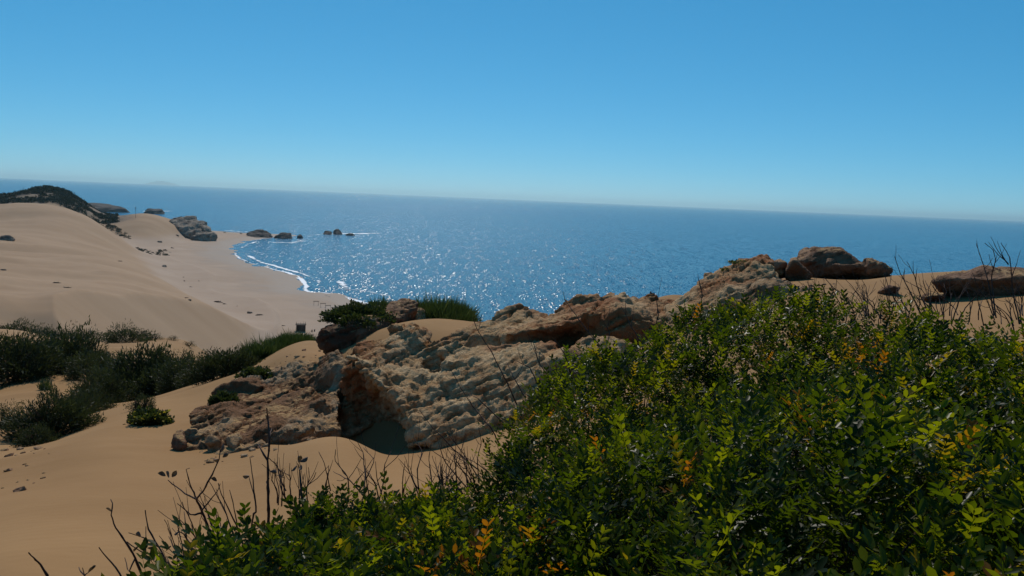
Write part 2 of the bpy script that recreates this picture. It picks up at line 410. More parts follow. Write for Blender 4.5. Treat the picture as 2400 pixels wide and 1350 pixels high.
def build_sea():
    R = np.concatenate([[100], np.geomspace(120, 70000, 40)]); a = np.radians(np.arange(0, 360, 3.0))
    A, RR = np.meshgrid(a, R); x, y = np.sin(A) * RR, np.cos(A) * RR
    n = len(a); i, j = np.meshgrid(np.arange(n), np.arange(len(R) - 1)); i = i.ravel(); j = j.ravel()
    f = np.stack([j * n + i, (j + 1) * n + i, (j + 1) * n + (i + 1) % n, j * n + (i + 1) % n], 1)
    v = np.stack([x.ravel(), y.ravel(), np.zeros(x.size)], 1)
    return tag(obj('sea', mesh_np('sea', v, f[:, ::-1]), M['sea']), 'deep blue open sea glittering in the sun', kind='structure')
sea = build_sea()

# ------------------------------------------------------------------ rocks
def rock_material(name, a, c, d, dark, sandy=1.0, scale=1.0):
    m, t = mat(name); b = NB(t); G = b.n('NewGeometry'); P = G.outputs['Position']
    n1 = b.noise(P, 0.9 * scale, 6, 0.65); n2 = b.noise(P, 5.0 * scale, 6, 0.7); n3 = b.noise(P, 26.0 * scale, 4, 0.7)
    col = b.ramp(n1, [(0.30, a), (0.50, c), (0.66, d)])
    col = b.mix(b.ramp(n2, [(0.40, (0, 0, 0)), (0.62, (1, 1, 1))]), col, d)
    col = b.mix(b.math('MULTIPLY', b.ramp(n2, [(0.28, (1, 1, 1)), (0.42, (0, 0, 0))]), 0.8), col, dark)
    col = b.mix(b.math('MULTIPLY', b.ramp(n3, [(0.52, (0, 0, 0)), (0.72, (1, 1, 1))]), 0.4), col, dark)
    col = b.mix(b.attr('stain'), col, a)
    nz = b.n('SeparateXYZ', {0: G.outputs['True Normal']}).outputs[2]
    sm = b.math('MULTIPLY', b.ramp(nz, [(0.80, (0, 0, 0)), (0.93, (1, 1, 1))]), b.ramp(b.noise(P, 1.6 * scale, 5, 0.6), [(0.46, (0, 0, 0)), (0.54, (1, 1, 1))]))
    sm = b.math('MULTIPLY', sm, sandy)
    col = b.mix(sm, col, (0.42, 0.245, 0.10))
    v = b.n('TexVoronoi', {'Vector': P, 'Scale': 9.0 * scale}, feature='F1').outputs[0]
    h = b.bump(n2, 0.8, 0.11 / scale)
    h = b.bump(v, 0.4, 0.05 / scale, h)
    h = b.bump(n3, 1.0, 0.035 / scale, h)
    p = b.n('BsdfPrincipled', {'Base Color': col, 'Roughness': 0.9, 'Normal': h, 'Specular IOR Level': 0.25})
    b.out(p.outputs[0]); return m
M['rock'] = rock_material('weathered_sandstone', (0.29, 0.110, 0.036), (0.43, 0.228, 0.090), (0.62, 0.425, 0.225), (0.13, 0.054, 0.022))
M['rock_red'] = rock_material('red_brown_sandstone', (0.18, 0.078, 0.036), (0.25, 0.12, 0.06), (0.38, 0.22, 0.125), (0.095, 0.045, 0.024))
M['rock_grey'] = rock_material('grey_brown_sandstone', (0.205, 0.094, 0.038), (0.315, 0.178, 0.084), (0.46, 0.315, 0.18), (0.105, 0.05, 0.023))
M['rock_shaded'] = rock_material('shade_darkened_red_sandstone', (0.11, 0.045, 0.021), (0.165, 0.077, 0.037), (0.27, 0.15, 0.083), (0.055, 0.026, 0.014))  # red sandstone darkened all over, putting the shade of backlit fronts into its colour
M['cliff'] = rock_material('dark_cliff_rock', (0.14, 0.10, 0.075), (0.22, 0.165, 0.12), (0.37, 0.285, 0.21), (0.06, 0.045, 0.035), 0.0, 0.06)
M['sea_rock'] = rock_material('wet_sea_rock', (0.035, 0.028, 0.026), (0.06, 0.048, 0.042), (0.10, 0.08, 0.07), (0.015, 0.013, 0.013), 0.0, 0.08)

def _eval(me, mods):
    o = bpy.data.objects.new('tmp', me); COL.objects.link(o)
    for typ, kw in mods:
        md = o.modifiers.new('m', typ)
        for k, v in kw.items(): setattr(md, k, v)
    dg = bpy.context.evaluated_depsgraph_get(); m2 = bpy.data.meshes.new_from_object(o.evaluated_get(dg))
    bpy.data.objects.remove(o); bpy.data.meshes.remove(me)
    return m2
def _arrays(m2):
    n = len(m2.vertices); v = np.empty(n * 3, np.float32); m2.vertices.foreach_get('co', v)
    vn = np.empty(n * 3, np.float32); m2.vertices.foreach_get('normal', vn)
    return v.reshape(-1, 3).astype(float), vn.reshape(-1, 3).astype(float)
def bedding(v, size, seed, tilt=(-0.45, 0.15, 0.9)):
    t = np.array(tilt); t = t / np.linalg.norm(t)
    return (v @ t) / size
def shape_rock(hulls, voxel, size, seed, amp):
    """blocks joined, cleaved into flat faces with sharp edges, then roughened in detail"""
    me = bpy.data.meshes.new('tmp'); bm = bmesh.new()
    for pts in hulls:
        b2 = bmesh.new()
        for p in pts: b2.verts.new([float(c) for c in p])
        r = bmesh.ops.convex_hull(b2, input=b2.verts[:])
        junk = list({g for g in r['geom_interior'] + r['geom_unused'] if isinstance(g, bmesh.types.BMVert)})
        bmesh.ops.delete(b2, geom=junk, context='VERTS')
        bmesh.ops.recalc_face_normals(b2, faces=b2.faces[:])
        t = bpy.data.meshes.new('t'); b2.to_mesh(t); b2.free(); bm.from_mesh(t); bpy.data.meshes.remove(t)
    bm.to_mesh(me); bm.free()
    cv = voxel * 2.2
    m2 = _eval(me, [('REMESH', dict(mode='VOXEL', voxel_size=cv, adaptivity=0.0))])
    v, vn = _arrays(m2); p = v / size
    warp = 0.22 * np.stack([fbm(p * 2.0, 2, seed + k) for k in (1, 2, 3)], 1)
    f1, g1 = facets(p * np.array((1.7, 1.7, 2.6)) + warp, seed)
    l2 = bedding(v, size, seed) / 0.34 + 0.35 * fbm(p * 0.9 + 7, 2, seed + 25); k2 = np.floor(l2); z0 = np.zeros(len(v))
    h0, h1 = _hash(k2, z0, z0, seed + 1), _hash(k2 + 1, z0, z0, seed + 1)
    d = 0.10 * fbm(p * 1.0, 2, seed) + 0.13 * f1 + 0.13 * (h0 + (h1 - h0) * smooth(0.80, 1.0, l2 - k2) - 0.5)
    v = v + vn * (d * amp * size)[:, None]
    m2.vertices.foreach_set('co', np.ascontiguousarray(v, np.float32).ravel()); m2.update()
    m3 = _eval(m2, [('DECIMATE', dict(ratio=0.16)), ('REMESH', dict(mode='VOXEL', voxel_size=voxel, adaptivity=0.0))])
    v, vn = _arrays(m3); p = v / size
    lay = bedding(v, size, seed) / 0.085 + 0.6 * fbm(p * 1.6, 3, seed + 5); kl = np.floor(lay); fr = lay - kl; z0 = np.zeros(len(v))
    strata = smooth(0.72, 0.98, fr) * (0.3 + 0.7 * _hash(kl, z0, z0, seed)) * smooth(-0.2, 0.5, fbm(p * 1.3 + 3, 2, seed + 6) + 0.25)
    f2, g2 = facets(p * np.array((5.5, 5.5, 8.5)) + 0.3 * fbm(p * 5, 2, seed)[:, None], seed + 3)
    pit = 1 - smooth(0.08, 0.30, worley(p * 4.2 + 5.0, seed + 17)[0])
    rgh = smooth(-0.35, 0.35, fbm(p * 0.8 + 11, 2, seed + 29))           # some faces stay smooth, some are pitted
    jg = facets(p * np.array((1.5, 1.5, 0.55)) + 0.12 * np.stack([fbm(p * 3, 2, seed + k) for k in (51, 52, 53)], 1), seed + 41)[1]          # joints cutting across the beds
    bl = bedding(v, size, seed) / 0.23 + 0.35 * fbm(p * 1.2 + 1, 3, seed + 61); bg_ = np.abs(bl - np.round(bl))
    d = -0.022 * (1 - smooth(0.0, 0.025, jg)) - 0.050 * (1 - smooth(0.0, 0.06, bg_)) * smooth(-0.1, 0.25, fbm(p * 1.7 + 9, 2, seed + 63))
    d = d - 0.060 * strata + (0.030 * f2 - 0.004 * (1 - smooth(0, 0.07, g2))) * rgh + 0.019 * ridged(p * 9, 3, seed + 9) * rgh + 0.015 * fbm(p * 22, 3, seed + 13)
    pit2 = 1 - smooth(0.10, 0.36, worley(p * 11.0 + 2.0, seed + 33)[0])
    d = d - 0.06 * pit * smooth(0.10, 0.45, fbm(p * 0.9, 2, seed + 19) + 0.15) - 0.014 * pit2 * rgh
    v = v + vn * (d * amp * size)[:, None]
    stain = np.clip(smooth(0.1, 0.7, fbm(p * 1.1, 3, seed + 21) + 0.1), 0, 1)
    if len(m3.loops) == 4 * len(m3.polygons): k = 4
    else: k = 3
    if k == 4:
        f = np.empty(len(m3.loops), np.int32); m3.loops.foreach_get('vertex_index', f); f = f.reshape(-1, 4)
    else:
        m3.calc_loop_triangles(); f = np.empty(len(m3.loop_triangles) * 3, np.int32); m3.loop_triangles.foreach_get('vertices', f); f = f.reshape(-1, 3)
    bpy.data.meshes.remove(m3)
    return v, f, stain
def make_rock(name, hulls, voxel, size, material, label, cat='rock', seed=1, amp=1.0, group=None, parent=None, foot=0.35, drop=None, flare=0.0):
    hh = []
    for h in hulls:
        pts = []; use_foot = True
        if isinstance(h, tuple) and h[0] == 'hang': use_foot = False; h = h[1]
        for q in h:
            w = at(q[0], q[1], q[2]) if len(q) == 3 else np.array(q[:3])
            pts.append(w)
        if use_foot and foot:
            P_ = np.array(pts); g = ground_z(P_[:, 0], P_[:, 1])
            cx, cy = P_[:, 0].mean(), P_[:, 1].mean()
            for w, zz in zip(P_, g): pts.append(np.array((w[0] + (w[0] - cx) * flare, w[1] + (w[1] - cy) * flare, min(w[2], zz - foot))))
            if flare: pts = [w if w[2] <= 0 else np.array((cx + (w[0] - cx) * (1 - 0.5 * flare), cy + (w[1] - cy) * (1 - 0.5 * flare), w[2])) for w in pts]
        hh.append(pts)
    v, f, stain = shape_rock(hh, voxel, size, seed, amp)
    if drop is not None:
        m_ = v.mean(0); v[:, 2] += gz(m_[0], m_[1]) - drop - v[:, 2].min()
    c = v.mean(0); c[2] = v[:, 2].min()
    me = mesh_np(name, v - c, f, True, {'stain': stain})
    o = obj(name, me, material, parent, c)
    return tag(o, label, cat, group)

VX = 0.034
make_rock('rock_outcrop', [
    [(985, 1040, 9.5), (1060, 1015, 9.35), (1140, 975, 9.2), (1300, 950, 8.7), (1010, 930, 9.9), (1000, 870, 10.5), (1060, 835, 10.8), (1160, 820, 10.9), (1300, 800, 11.0), (1330, 830, 10)],
    [(1000, 800, 11.4), (1060, 770, 11.6), (1120, 742, 12.2), (1190, 716, 12.4), (1280, 722, 12.5), (1330, 760, 12.6), (1040, 830, 10.9), (1160, 815, 11.0), (1290, 790, 11.2), (1350, 760, 11.6)],
    ('hang', [(1150, 792, 10.8), (1280, 770, 10.9), (1400, 745, 11.2), (1200, 745, 12.2), (1400, 715, 12.4), (1180, 800, 11.6), (1400, 770, 11.8)]),
    [(1300, 718, 12.3), (1335, 698, 12.7), (1420, 702, 12.8), (1475, 708, 12.8), (1535, 718, 12.6), (1580, 728, 12.4), (1380, 738, 11.5), (1520, 742, 11.5), (1540, 770, 11.3), (1390, 795, 11.2)],
    [(1500, 735, 12.4), (1560, 712, 12.8), (1650, 692, 12.9), (1640, 740, 11.9), (1540, 760, 11.5)],
    [(1380, 800, 10.9), (1300, 830, 10.4), (1420, 830, 10.3), (1500, 800, 10.8)],
    ('hang', [(788, 826, 10.5), (800, 842, 10.2), (850, 858, 10.0), (905, 905, 9.75), (955, 975, 9.6), (988, 1038, 9.5), (830, 806, 11.5), (930, 798, 11.9), (1010, 775, 12.1), (1010, 860, 10.9), (1020, 930, 10.2),
              (1020, 1000, 9.8), (850, 885, 11.3), (910, 985, 11.0), (965, 1040, 10.3)]),
    [(792, 862, 11.2), (968, 845, 11.2), (985, 1000, 10.7), (880, 1030, 10.9), (792, 1005, 11.1), (792, 862, 12.5), (968, 840, 12.6)],
], VX, 1.5, M['rock'], 'long pale sandstone outcrop with an overhanging prow and dark alcove', seed=3)

make_rock('rock_outcrop', [
    [(405, 1040, 10.2), (420, 1000, 10.8), (450, 965, 11.6), (480, 930, 12.3), (540, 905, 13.0), (560, 960, 11.3), (540, 1020, 10.2), (470, 1050, 9.9)],
    [(480, 935, 12.2), (560, 885, 13.5), (640, 870, 13.8), (690, 880, 13.2), (720, 940, 11.6), (700, 1005, 10.2), (590, 1030, 9.9), (520, 1000, 10.6)],
    [(640, 895, 13.0), (700, 868, 13.6), (740, 850, 13.4), (800, 870, 12.0), (812, 930, 11.0), (805, 1003, 10.25), (700, 1008, 10.1), (680, 950, 11.4)],
    [(710, 880, 12.4), (745, 835, 13.0), (800, 826, 12.4), (840, 815, 12.4), (820, 870, 11.6), (760, 890, 12.0)],
    [(655, 1010, 9.9), (690, 990, 10.2), (745, 1000, 10.0), (700, 1020, 9.8)],
    [(500, 1065, 9.5), (560, 1045, 9.6), (640, 1035, 9.7), (520, 1040, 10.0)],
], VX, 1.1, M['rock_grey'], 'low broken brown outcrop sloping down to the left over sand', seed=11, amp=1.05)
for hull, seed, lab in (
        ([(448, 1057, 9.7), (460, 1040, 9.9), (490, 1043, 9.9), (492, 1058, 9.7), (470, 1062, 9.6), (470, 1036, 10.1)], 21, 'small rounded stone at the foot of the left outcrop'),
        ([(403, 1046, 10.0), (405, 1012, 10.2), (430, 1000, 10.4), (440, 1030, 10.0), (425, 1045, 9.9)], 22, 'dark block at the far left end of the brown outcrop'),
        ([(535, 1040, 9.6), (535, 1015, 9.8), (562, 1010, 9.9), (565, 1042, 9.6), (550, 1046, 9.5)], 23, 'upright brown stone leaning against the left outcrop'),
        ([(486, 1025, 9.8), (492, 1008, 10.0), (518, 1008, 10.0), (520, 1026, 9.8)], 24, 'knobbly stone set into sand below the left outcrop'),
        ([(705, 1027, 9.5), (735, 1010, 9.7), (745, 1012, 9.7), (720, 1028, 9.5), (725, 1018, 9.4)], 25, 'thin pointed stone on sand beside the dark shadow'),
        ([(638, 862, 14.6), (660, 850, 14.8), (690, 852, 14.8), (690, 862, 14.5), (660, 868, 14.3)], 26, 'flat reddish stone on sand above the left outcrop')):
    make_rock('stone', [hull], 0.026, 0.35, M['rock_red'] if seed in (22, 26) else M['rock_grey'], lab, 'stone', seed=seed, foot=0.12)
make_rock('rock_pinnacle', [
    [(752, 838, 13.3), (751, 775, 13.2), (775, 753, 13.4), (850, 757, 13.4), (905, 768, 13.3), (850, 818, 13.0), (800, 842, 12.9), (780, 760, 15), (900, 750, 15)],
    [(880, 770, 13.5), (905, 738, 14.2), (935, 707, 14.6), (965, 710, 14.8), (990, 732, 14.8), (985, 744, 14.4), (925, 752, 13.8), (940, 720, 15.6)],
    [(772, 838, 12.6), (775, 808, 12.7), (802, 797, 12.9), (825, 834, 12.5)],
], 0.04, 1.0, M['rock_shaded'], 'dark red-brown crag behind the outcrop, topped with bush', seed=31)
make_rock('stone', [[(968, 732, 14.6), (990, 726, 14.8), (1010, 736, 14.6), (1013, 749, 14.3), (975, 742, 14.2)]], 0.03, 0.5, M['rock'], 'whitish pitted stone half buried at the sand crest', 'stone', seed=33, foot=0.15)
make_rock('rock_ledge', [
    [(1540, 705, 12.3), (1640, 672, 12.8), (1690, 628, 13.3), (1720, 606, 13.6), (1795, 603, 13.8), (1835, 640, 13.2), (1800, 690, 12.0), (1700, 720, 11.6), (1600, 740, 11.4)],
    [(1560, 700, 12.2), (1600, 690, 12.4), (1650, 760, 10.8), (1560, 770, 11.0)],
], VX, 1.1, M['rock'], 'stepped brown rock ledge capped with flowers, climbing towards the boulders', seed=41)
make_rock('rock_ledge', [[(1745, 690, 11.2), (1790, 662, 11.6), (1840, 668, 11.6), (1880, 668, 11.5), (1935, 688, 11.2), (1900, 720, 10.6), (1770, 730, 10.6)]],
          0.03, 0.8, M['rock_grey'], 'low grey rock with white edges just above the green thicket', seed=43)
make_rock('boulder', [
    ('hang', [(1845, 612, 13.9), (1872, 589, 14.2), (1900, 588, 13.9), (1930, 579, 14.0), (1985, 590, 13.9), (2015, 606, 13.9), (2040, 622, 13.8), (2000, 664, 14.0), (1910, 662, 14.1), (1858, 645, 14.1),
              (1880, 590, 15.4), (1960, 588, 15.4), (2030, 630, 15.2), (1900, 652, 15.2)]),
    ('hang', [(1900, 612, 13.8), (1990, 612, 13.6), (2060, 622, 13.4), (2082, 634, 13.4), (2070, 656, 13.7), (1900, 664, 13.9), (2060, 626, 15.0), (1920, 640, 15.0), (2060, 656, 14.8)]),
], 0.034, 1.1, M['rock_shaded'], 'largest boulder on the crest, humped with a low pointed right end', 'boulder', seed=51, amp=0.62)
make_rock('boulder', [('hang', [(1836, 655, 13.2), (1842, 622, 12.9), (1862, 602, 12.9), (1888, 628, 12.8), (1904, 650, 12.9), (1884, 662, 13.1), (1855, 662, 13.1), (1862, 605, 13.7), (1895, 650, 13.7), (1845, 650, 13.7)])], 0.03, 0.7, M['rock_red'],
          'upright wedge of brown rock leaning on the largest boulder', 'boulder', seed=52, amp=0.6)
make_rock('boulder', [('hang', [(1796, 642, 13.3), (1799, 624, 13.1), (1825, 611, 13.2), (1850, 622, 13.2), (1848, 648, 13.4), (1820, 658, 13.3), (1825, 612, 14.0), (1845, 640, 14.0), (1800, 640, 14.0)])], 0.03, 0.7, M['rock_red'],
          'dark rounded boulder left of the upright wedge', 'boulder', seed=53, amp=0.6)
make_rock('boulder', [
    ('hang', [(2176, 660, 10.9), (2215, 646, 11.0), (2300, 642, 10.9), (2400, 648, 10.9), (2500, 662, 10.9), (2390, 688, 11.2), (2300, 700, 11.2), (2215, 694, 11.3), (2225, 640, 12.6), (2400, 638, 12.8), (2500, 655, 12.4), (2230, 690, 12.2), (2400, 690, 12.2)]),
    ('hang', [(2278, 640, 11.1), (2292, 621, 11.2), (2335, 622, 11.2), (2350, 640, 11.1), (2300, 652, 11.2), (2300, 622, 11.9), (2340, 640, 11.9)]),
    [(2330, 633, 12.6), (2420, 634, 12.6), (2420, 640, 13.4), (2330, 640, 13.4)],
], 0.034, 0.9, M['rock_shaded'], 'wide flat-topped dark slab at the right edge with a knob on top', 'boulder', seed=61, amp=0.5)
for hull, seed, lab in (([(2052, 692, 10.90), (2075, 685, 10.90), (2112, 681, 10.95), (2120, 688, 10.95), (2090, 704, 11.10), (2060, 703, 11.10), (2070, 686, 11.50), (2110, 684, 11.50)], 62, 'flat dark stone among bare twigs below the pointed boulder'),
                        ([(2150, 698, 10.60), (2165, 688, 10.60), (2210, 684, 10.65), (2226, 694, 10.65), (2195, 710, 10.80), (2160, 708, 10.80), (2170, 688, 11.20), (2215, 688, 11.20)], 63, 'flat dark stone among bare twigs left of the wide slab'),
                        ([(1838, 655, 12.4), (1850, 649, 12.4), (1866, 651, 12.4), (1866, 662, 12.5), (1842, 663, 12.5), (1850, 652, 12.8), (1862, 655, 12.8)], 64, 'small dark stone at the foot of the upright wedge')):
    make_rock('stone', [('hang', hull)], 0.022, 0.35, M['rock_shaded'], lab, 'stone', seed=seed, amp=0.6, drop=0.04)

bpy.context.view_layer.update()
_DG = bpy.context.evaluated_depsgraph_get()
def top_at(x, y):
    """what a plumb line dropped at (x, y) meets first: rock or ground"""
    ok, loc, *_ = S.ray_cast(_DG, Vector((float(x), float(y), 60.0)), Vector((0, 0, -1)))
    return loc.z if ok else gz(x, y)

# ------------------------------------------------------------------ far shore: cliff, sea rocks, islands, foam
make_rock('cliff_rock', [
    [(396, 511, 850), (425, 506, 855), (445, 505, 850), (462, 514, 835), (478, 522, 815), (455, 545, 790), (425, 536, 800), (400, 520, 830)],
    [(455, 515, 830), (478, 521, 820), (492, 532, 808), (508, 549, 790), (490, 552, 780), (455, 546, 782)],
], 0.65, 13, M['cliff'], 'craggy grey headland rock rising where the beach meets the bay', seed=71, amp=0.9, foot=2.0, flare=0.12)
for name, hull, seed, lab in (
        ('sea_rock', [(575, 550, 880), (582, 543, 895), (598, 538, 905), (615, 537, 905), (632, 543, 895), (633, 551, 875), (600, 553, 865)], 72, 'longest dark sea rock at the tip of the beach spit'),
        ('sea_rock', [(643, 552, 868), (652, 546, 878), (668, 542, 885), (680, 543, 885), (685, 551, 870), (662, 555, 860)], 73, 'dark pointed sea rock second from the beach spit'),
        ('sea_rock', [(695, 551, 880), (700, 548, 885), (709, 548, 885), (710, 551, 878), (702, 552.5, 872)], 74, 'tiniest low dark rock awash between the larger sea rocks'),
        ('sea_rock', [(757, 546, 975), (760, 540, 985), (768, 537, 990), (778, 542, 985), (776, 547, 970), (765, 548, 965)], 75, 'dark block of the farther pair of rocks in the bay'),
        ('sea_rock', [(780, 544, 985), (783, 537, 992), (792, 536, 992), (800, 538, 990), (799, 544, 980), (788, 546, 975)], 76, 'flat-topped rock, right one of the farther pair in the bay'),
        ('sea_rock', [(806, 547.5, 965), (815, 545.8, 970), (830, 546.0, 972), (834, 547.6, 966), (820, 548.6, 960)], 77, 'low rock shelf awash right of the farther pair'),
        ('sea_rock', [(336, 493, 1500), (340, 489.5, 1510), (352, 487.5, 1515), (360, 491, 1510), (384, 489, 1510), (384, 493, 1495), (360, 494.5, 1480)], 78, 'notched dark islet alone in the sea beyond the dunes')):
    make_rock(name, [hull], 0.62 if seed != 78 else 0.8, 9 if seed not in (74, 77) else 5, M['sea_rock'], lab, 'sea rock', seed=seed, amp=1.1 if seed != 78 else 0.6, foot=3.0, flare=0.35)
hd = make_rock('headland', [[(200, 474, 1560), (235, 475, 1560), (262, 478, 1550), (300, 486.5, 1530), (303, 488, 1520), (200, 489, 1500), (150, 480, 1550)]], 1.4, 22, M['sea_rock'],
               'low dark headland running into the sea behind the hill', 'headland', seed=79, amp=0.3, foot=4.0, flare=0.25)

def far_island():
    m, t = mat('island_rock'); b = NB(t)
    b.out(b.n('BsdfPrincipled', {'Base Color': (0.09, 0.10, 0.09, 1), 'Roughness': 0.95}).outputs[0])
    c = at(380, 420, 46000.0); d = ray(378, 420); tx = np.array((d[1], -d[0], 0))
    n, k = 60, 9; V = []
    for i in range(n):
        u = i / (n - 1) * 2 - 1
        hgt = 215 * max(0, 1 - abs(u) ** 2.4) ** 1.3 * (0.85 + 0.15 * math.sin(7 * u + 1) * math.cos(13 * u))
        for j in range(k):
            w = j / (k - 1) * 2 - 1
            V.append((c[0] + tx[0] * u * 900 + d[0] * w * 600, c[1] + tx[1] * u * 900 + d[1] * w * 600, -3 + hgt * (1 - w * w)))
    i, j = np.meshgrid(np.arange(n - 1), np.arange(k - 1)); q = (i * k + j).ravel()
    me = mesh_np('island', np.array(V), np.stack([q, q + k, q + k + 1, q + 1], 1))
    tag(obj('island', me, m), 'faint hazy island on the far horizon', 'island', kind='structure')
far_island()

def foam_material():
    m, t = mat('sea_foam'); b = NB(t); P = b.n('NewGeometry').outputs['Position']
    e = b.attr('edge')
    n = b.math('ADD', b.math('MULTIPLY', b.noise(P, 0.22, 5, 0.7), 0.65), b.math('MULTIPLY', b.noise(P, 0.05, 2, 0.5), 0.35))
    a = b.ramp(b.math('ADD', n, b.math('SUBTRACT', e, 0.5)), [(0.47, (0, 0, 0)), (0.56, (1, 1, 1))])
    p = b.n('BsdfPrincipled', {'Base Color': (0.85, 0.88, 0.9, 1), 'Roughness': 0.8})
    tr = b.n('BsdfTransparent')
    b.out(b.n('MixShader', {0: a, 1: tr.outputs[0], 2: p.outputs[0]}).outputs[0]); return m
M['foam'] = foam_material()
def foam(line, w0, w1, z, bias, seed, label, side=None):
    """a ragged strip of foam lying on the water beside a line of points, w0..w1 metres to seaward"""
    line = np.array(line); L = np.concatenate([[0], np.cumsum(np.linalg.norm(np.diff(line, axis=0), axis=1))])
    t = np.arange(0, L[-1], 3.0); p = np.stack([np.interp(t, L, line[:, k]) for k in (0, 1)], 1)
    d = np.gradient(p, axis=0); d /= np.linalg.norm(d, axis=1, keepdims=True); nn = np.stack([d[:, 1], -d[:, 0]], 1)
    if side is None:
        test = shore_dist(*(p + nn * 4).T); nn = nn * np.where(test.mean() > 0, -1, 1)
    wob = fbm(np.stack([t / 22, t * 0, t * 0], 1), 3, seed)
    K = 7; V, E = [], []
    for j in range(K):
        u = j / (K - 1); off = w0 + (w1 - w0) * u + wob * (w1 - w0) * 0.35
        V.append(np.concatenate([p + nn * off[:, None] if hasattr(off, '__len__') else p + nn * off, np.full((len(p), 1), z)], 1))
        E.append(bias + 0.22 * (1 - (2 * u - 1) ** 2) - 0.10 + 0.16 * fbm(np.stack([t / 60, t * 0 + 3, t * 0], 1), 2, seed + 5))
    V = np.concatenate(V); E = np.concatenate(E); n = len(p)
    i, j = np.meshgrid(np.arange(n - 1), np.arange(K - 1)); q = (j * n + i).ravel()
    o = obj('surf_foam', mesh_np('surf_foam', V, np.stack([q, q + 1, q + n + 1, q + n], 1), True, {'edge': E}), M['foam'])
    return tag(o, label, kind='stuff')
i0 = int(np.argmin(np.linalg.norm(SHORE - shore[8], axis=1))); i1 = int(np.argmin(np.linalg.norm(SHORE - shore[9 + 18], axis=1)))
bay = SHORE[i0:i1 + 1]
foam(bay, -0.8, 2.2, 0.10, 0.46, 1, 'white swash line along the curved waterline')
foam(bay[:int(len(bay) * 0.62)], 6, 10, 0.12, 0.36, 4, 'broken second line of surf off the near beach')
foam(bay[int(len(bay) * 0.55):], 6, 10, 0.13, 0.33, 7, 'broken surf at the head of the bay')
foam(bay[:int(len(bay) * 0.42)], 17, 23, 0.14, 0.36, 9, 'thin outer surf line off the near beach')
foam([atz(x, y, np.array(0.0))[:2] for x, y in ((640, 569), (680, 568.5), (720, 565))], -6, 6, 0.12, 0.38, 12, 'short breaking wave before the pointed sea rock', side=1)
foam([atz(x, y, np.array(0.0))[:2] for x, y in ((690, 553.5), (730, 551), (760, 549), (800, 547.5), (840, 547.5), (900, 546))], -10, 8, 0.11, 0.40, 14, 'line of white water round the rocks in the bay', side=1)
foam([atz(x, y, np.array(0.0))[:2] for x, y in ((335, 495), (360, 495.5), (400, 494.5))], -12, 10, 0.11, 0.42, 15, 'white water under the lone islet', side=1)
foam([atz(x, y, np.array(0.0))[:2] for x, y in ((520, 540.5), (545, 542), (580, 544))], -8, 4, 0.11, 0.42, 16, 'surf behind the beach spit', side=1)

# ------------------------------------------------------------------ scrub
def leaf_material(name, stops, trans=0.4, rough=0.45, spec=0.4, boost=1.5, thru=(1.0, 1.05, 0.6)):
    m, t = mat(name); b = NB(t)
    c = b.ramp(b.attr('tint'), stops)
    p = b.n('BsdfPrincipled', {'Base Color': c, 'Roughness': rough, 'Specular IOR Level': spec})
    tc = b.n('VectorMath', {0: c, 1: tuple(boost * q for q in thru)}, operation='MULTIPLY').outputs[0]
    tl = b.n('BsdfTranslucent', {'Color': tc})
    b.out(b.n('MixShader', {0: trans, 1: p.outputs[0], 2: tl.outputs[0]}).outputs[0]); return m
M['broom'] = leaf_material('broom_stems', [(0.0, (0.021, 0.027, 0.013)), (0.6, (0.042, 0.051, 0.022)), (1.0, (0.088, 0.094, 0.037))], 0.28, 0.6, 0.2)
M['grass'] = leaf_material('dune_grass', [(0.0, (0.026, 0.042, 0.015)), (0.6, (0.055, 0.080, 0.024)), (1.0, (0.13, 0.13, 0.045))], 0.30, 0.55, 0.25)
M['herb'] = leaf_material('herb_leaves', [(0.0, (0.020, 0.030, 0.010)), (0.75, (0.060, 0.072, 0.018)), (0.78, (0.40, 0.30, 0.03)), (1.0, (0.55, 0.42, 0.05))], 0.3, 0.55, 0.25)
M['scrub'] = leaf_material('dark_hill_scrub', [(0.0, (0.016, 0.022, 0.014)), (0.7, (0.035, 0.042, 0.024)), (1.0, (0.085, 0.075, 0.045))], 0.1, 0.7, 0.15)
def wood_material(name, a, c):
    m, t = mat(name); b = NB(t); P = b.n('TexCoord').outputs['Object']
    col = b.ramp(b.noise(P, 60, 4), [(0.3, a), (0.7, c)])
    b.out(b.n('BsdfPrincipled', {'Base Color': col, 'Roughness': 0.8, 'Specular IOR Level': 0.25, 'Normal': b.bump(b.noise(P, 300, 3), 0.5, 0.001)}).outputs[0]); return m
M['wood'] = wood_material('grey_brown_wood', (0.05, 0.032, 0.022), (0.11, 0.075, 0.052))
M['twig'] = wood_material('dark_red_twig', (0.045, 0.022, 0.016), (0.10, 0.055, 0.040))
M['bleached'] = wood_material('sun_bleached_wood', (0.16, 0.12, 0.085), (0.28, 0.21, 0.15))

def blades(pos, dirs, ln, wd, tint, rs, kind='blade'):
    """thin blades or small leaves: one quad each"""
    n = len(pos); dirs = dirs / np.linalg.norm(dirs, axis=1, keepdims=True)
    side = np.cross(dirs, rs.normal(size=(n, 3))); side /= np.linalg.norm(side, axis=1, keepdims=True) + 1e-9
    if kind == 'blade':
        bend = rs.normal(size=(n, 3)) * 0.12
        A = pos - side * wd[:, None] * 0.5; B = pos + side * wd[:, None] * 0.5
        C = pos + dirs * ln[:, None] * 0.6 + side * wd[:, None] * 0.4 + bend * ln[:, None]; D = pos + (dirs + bend * 2) * ln[:, None]
        Q = np.stack([A, B, C, D], 1)
    else:
        A = pos; B = pos + dirs * ln[:, None] * 0.5 + side * wd[:, None] * 0.5; C = pos + dirs * ln[:, None]; D = pos + dirs * ln[:, None] * 0.5 - side * wd[:, None] * 0.5
        Q = np.stack([A, B, C, D], 1)
    return Q.reshape(-1, 3), np.arange(4 * n).reshape(-1, 4), np.repeat(tint, 4)
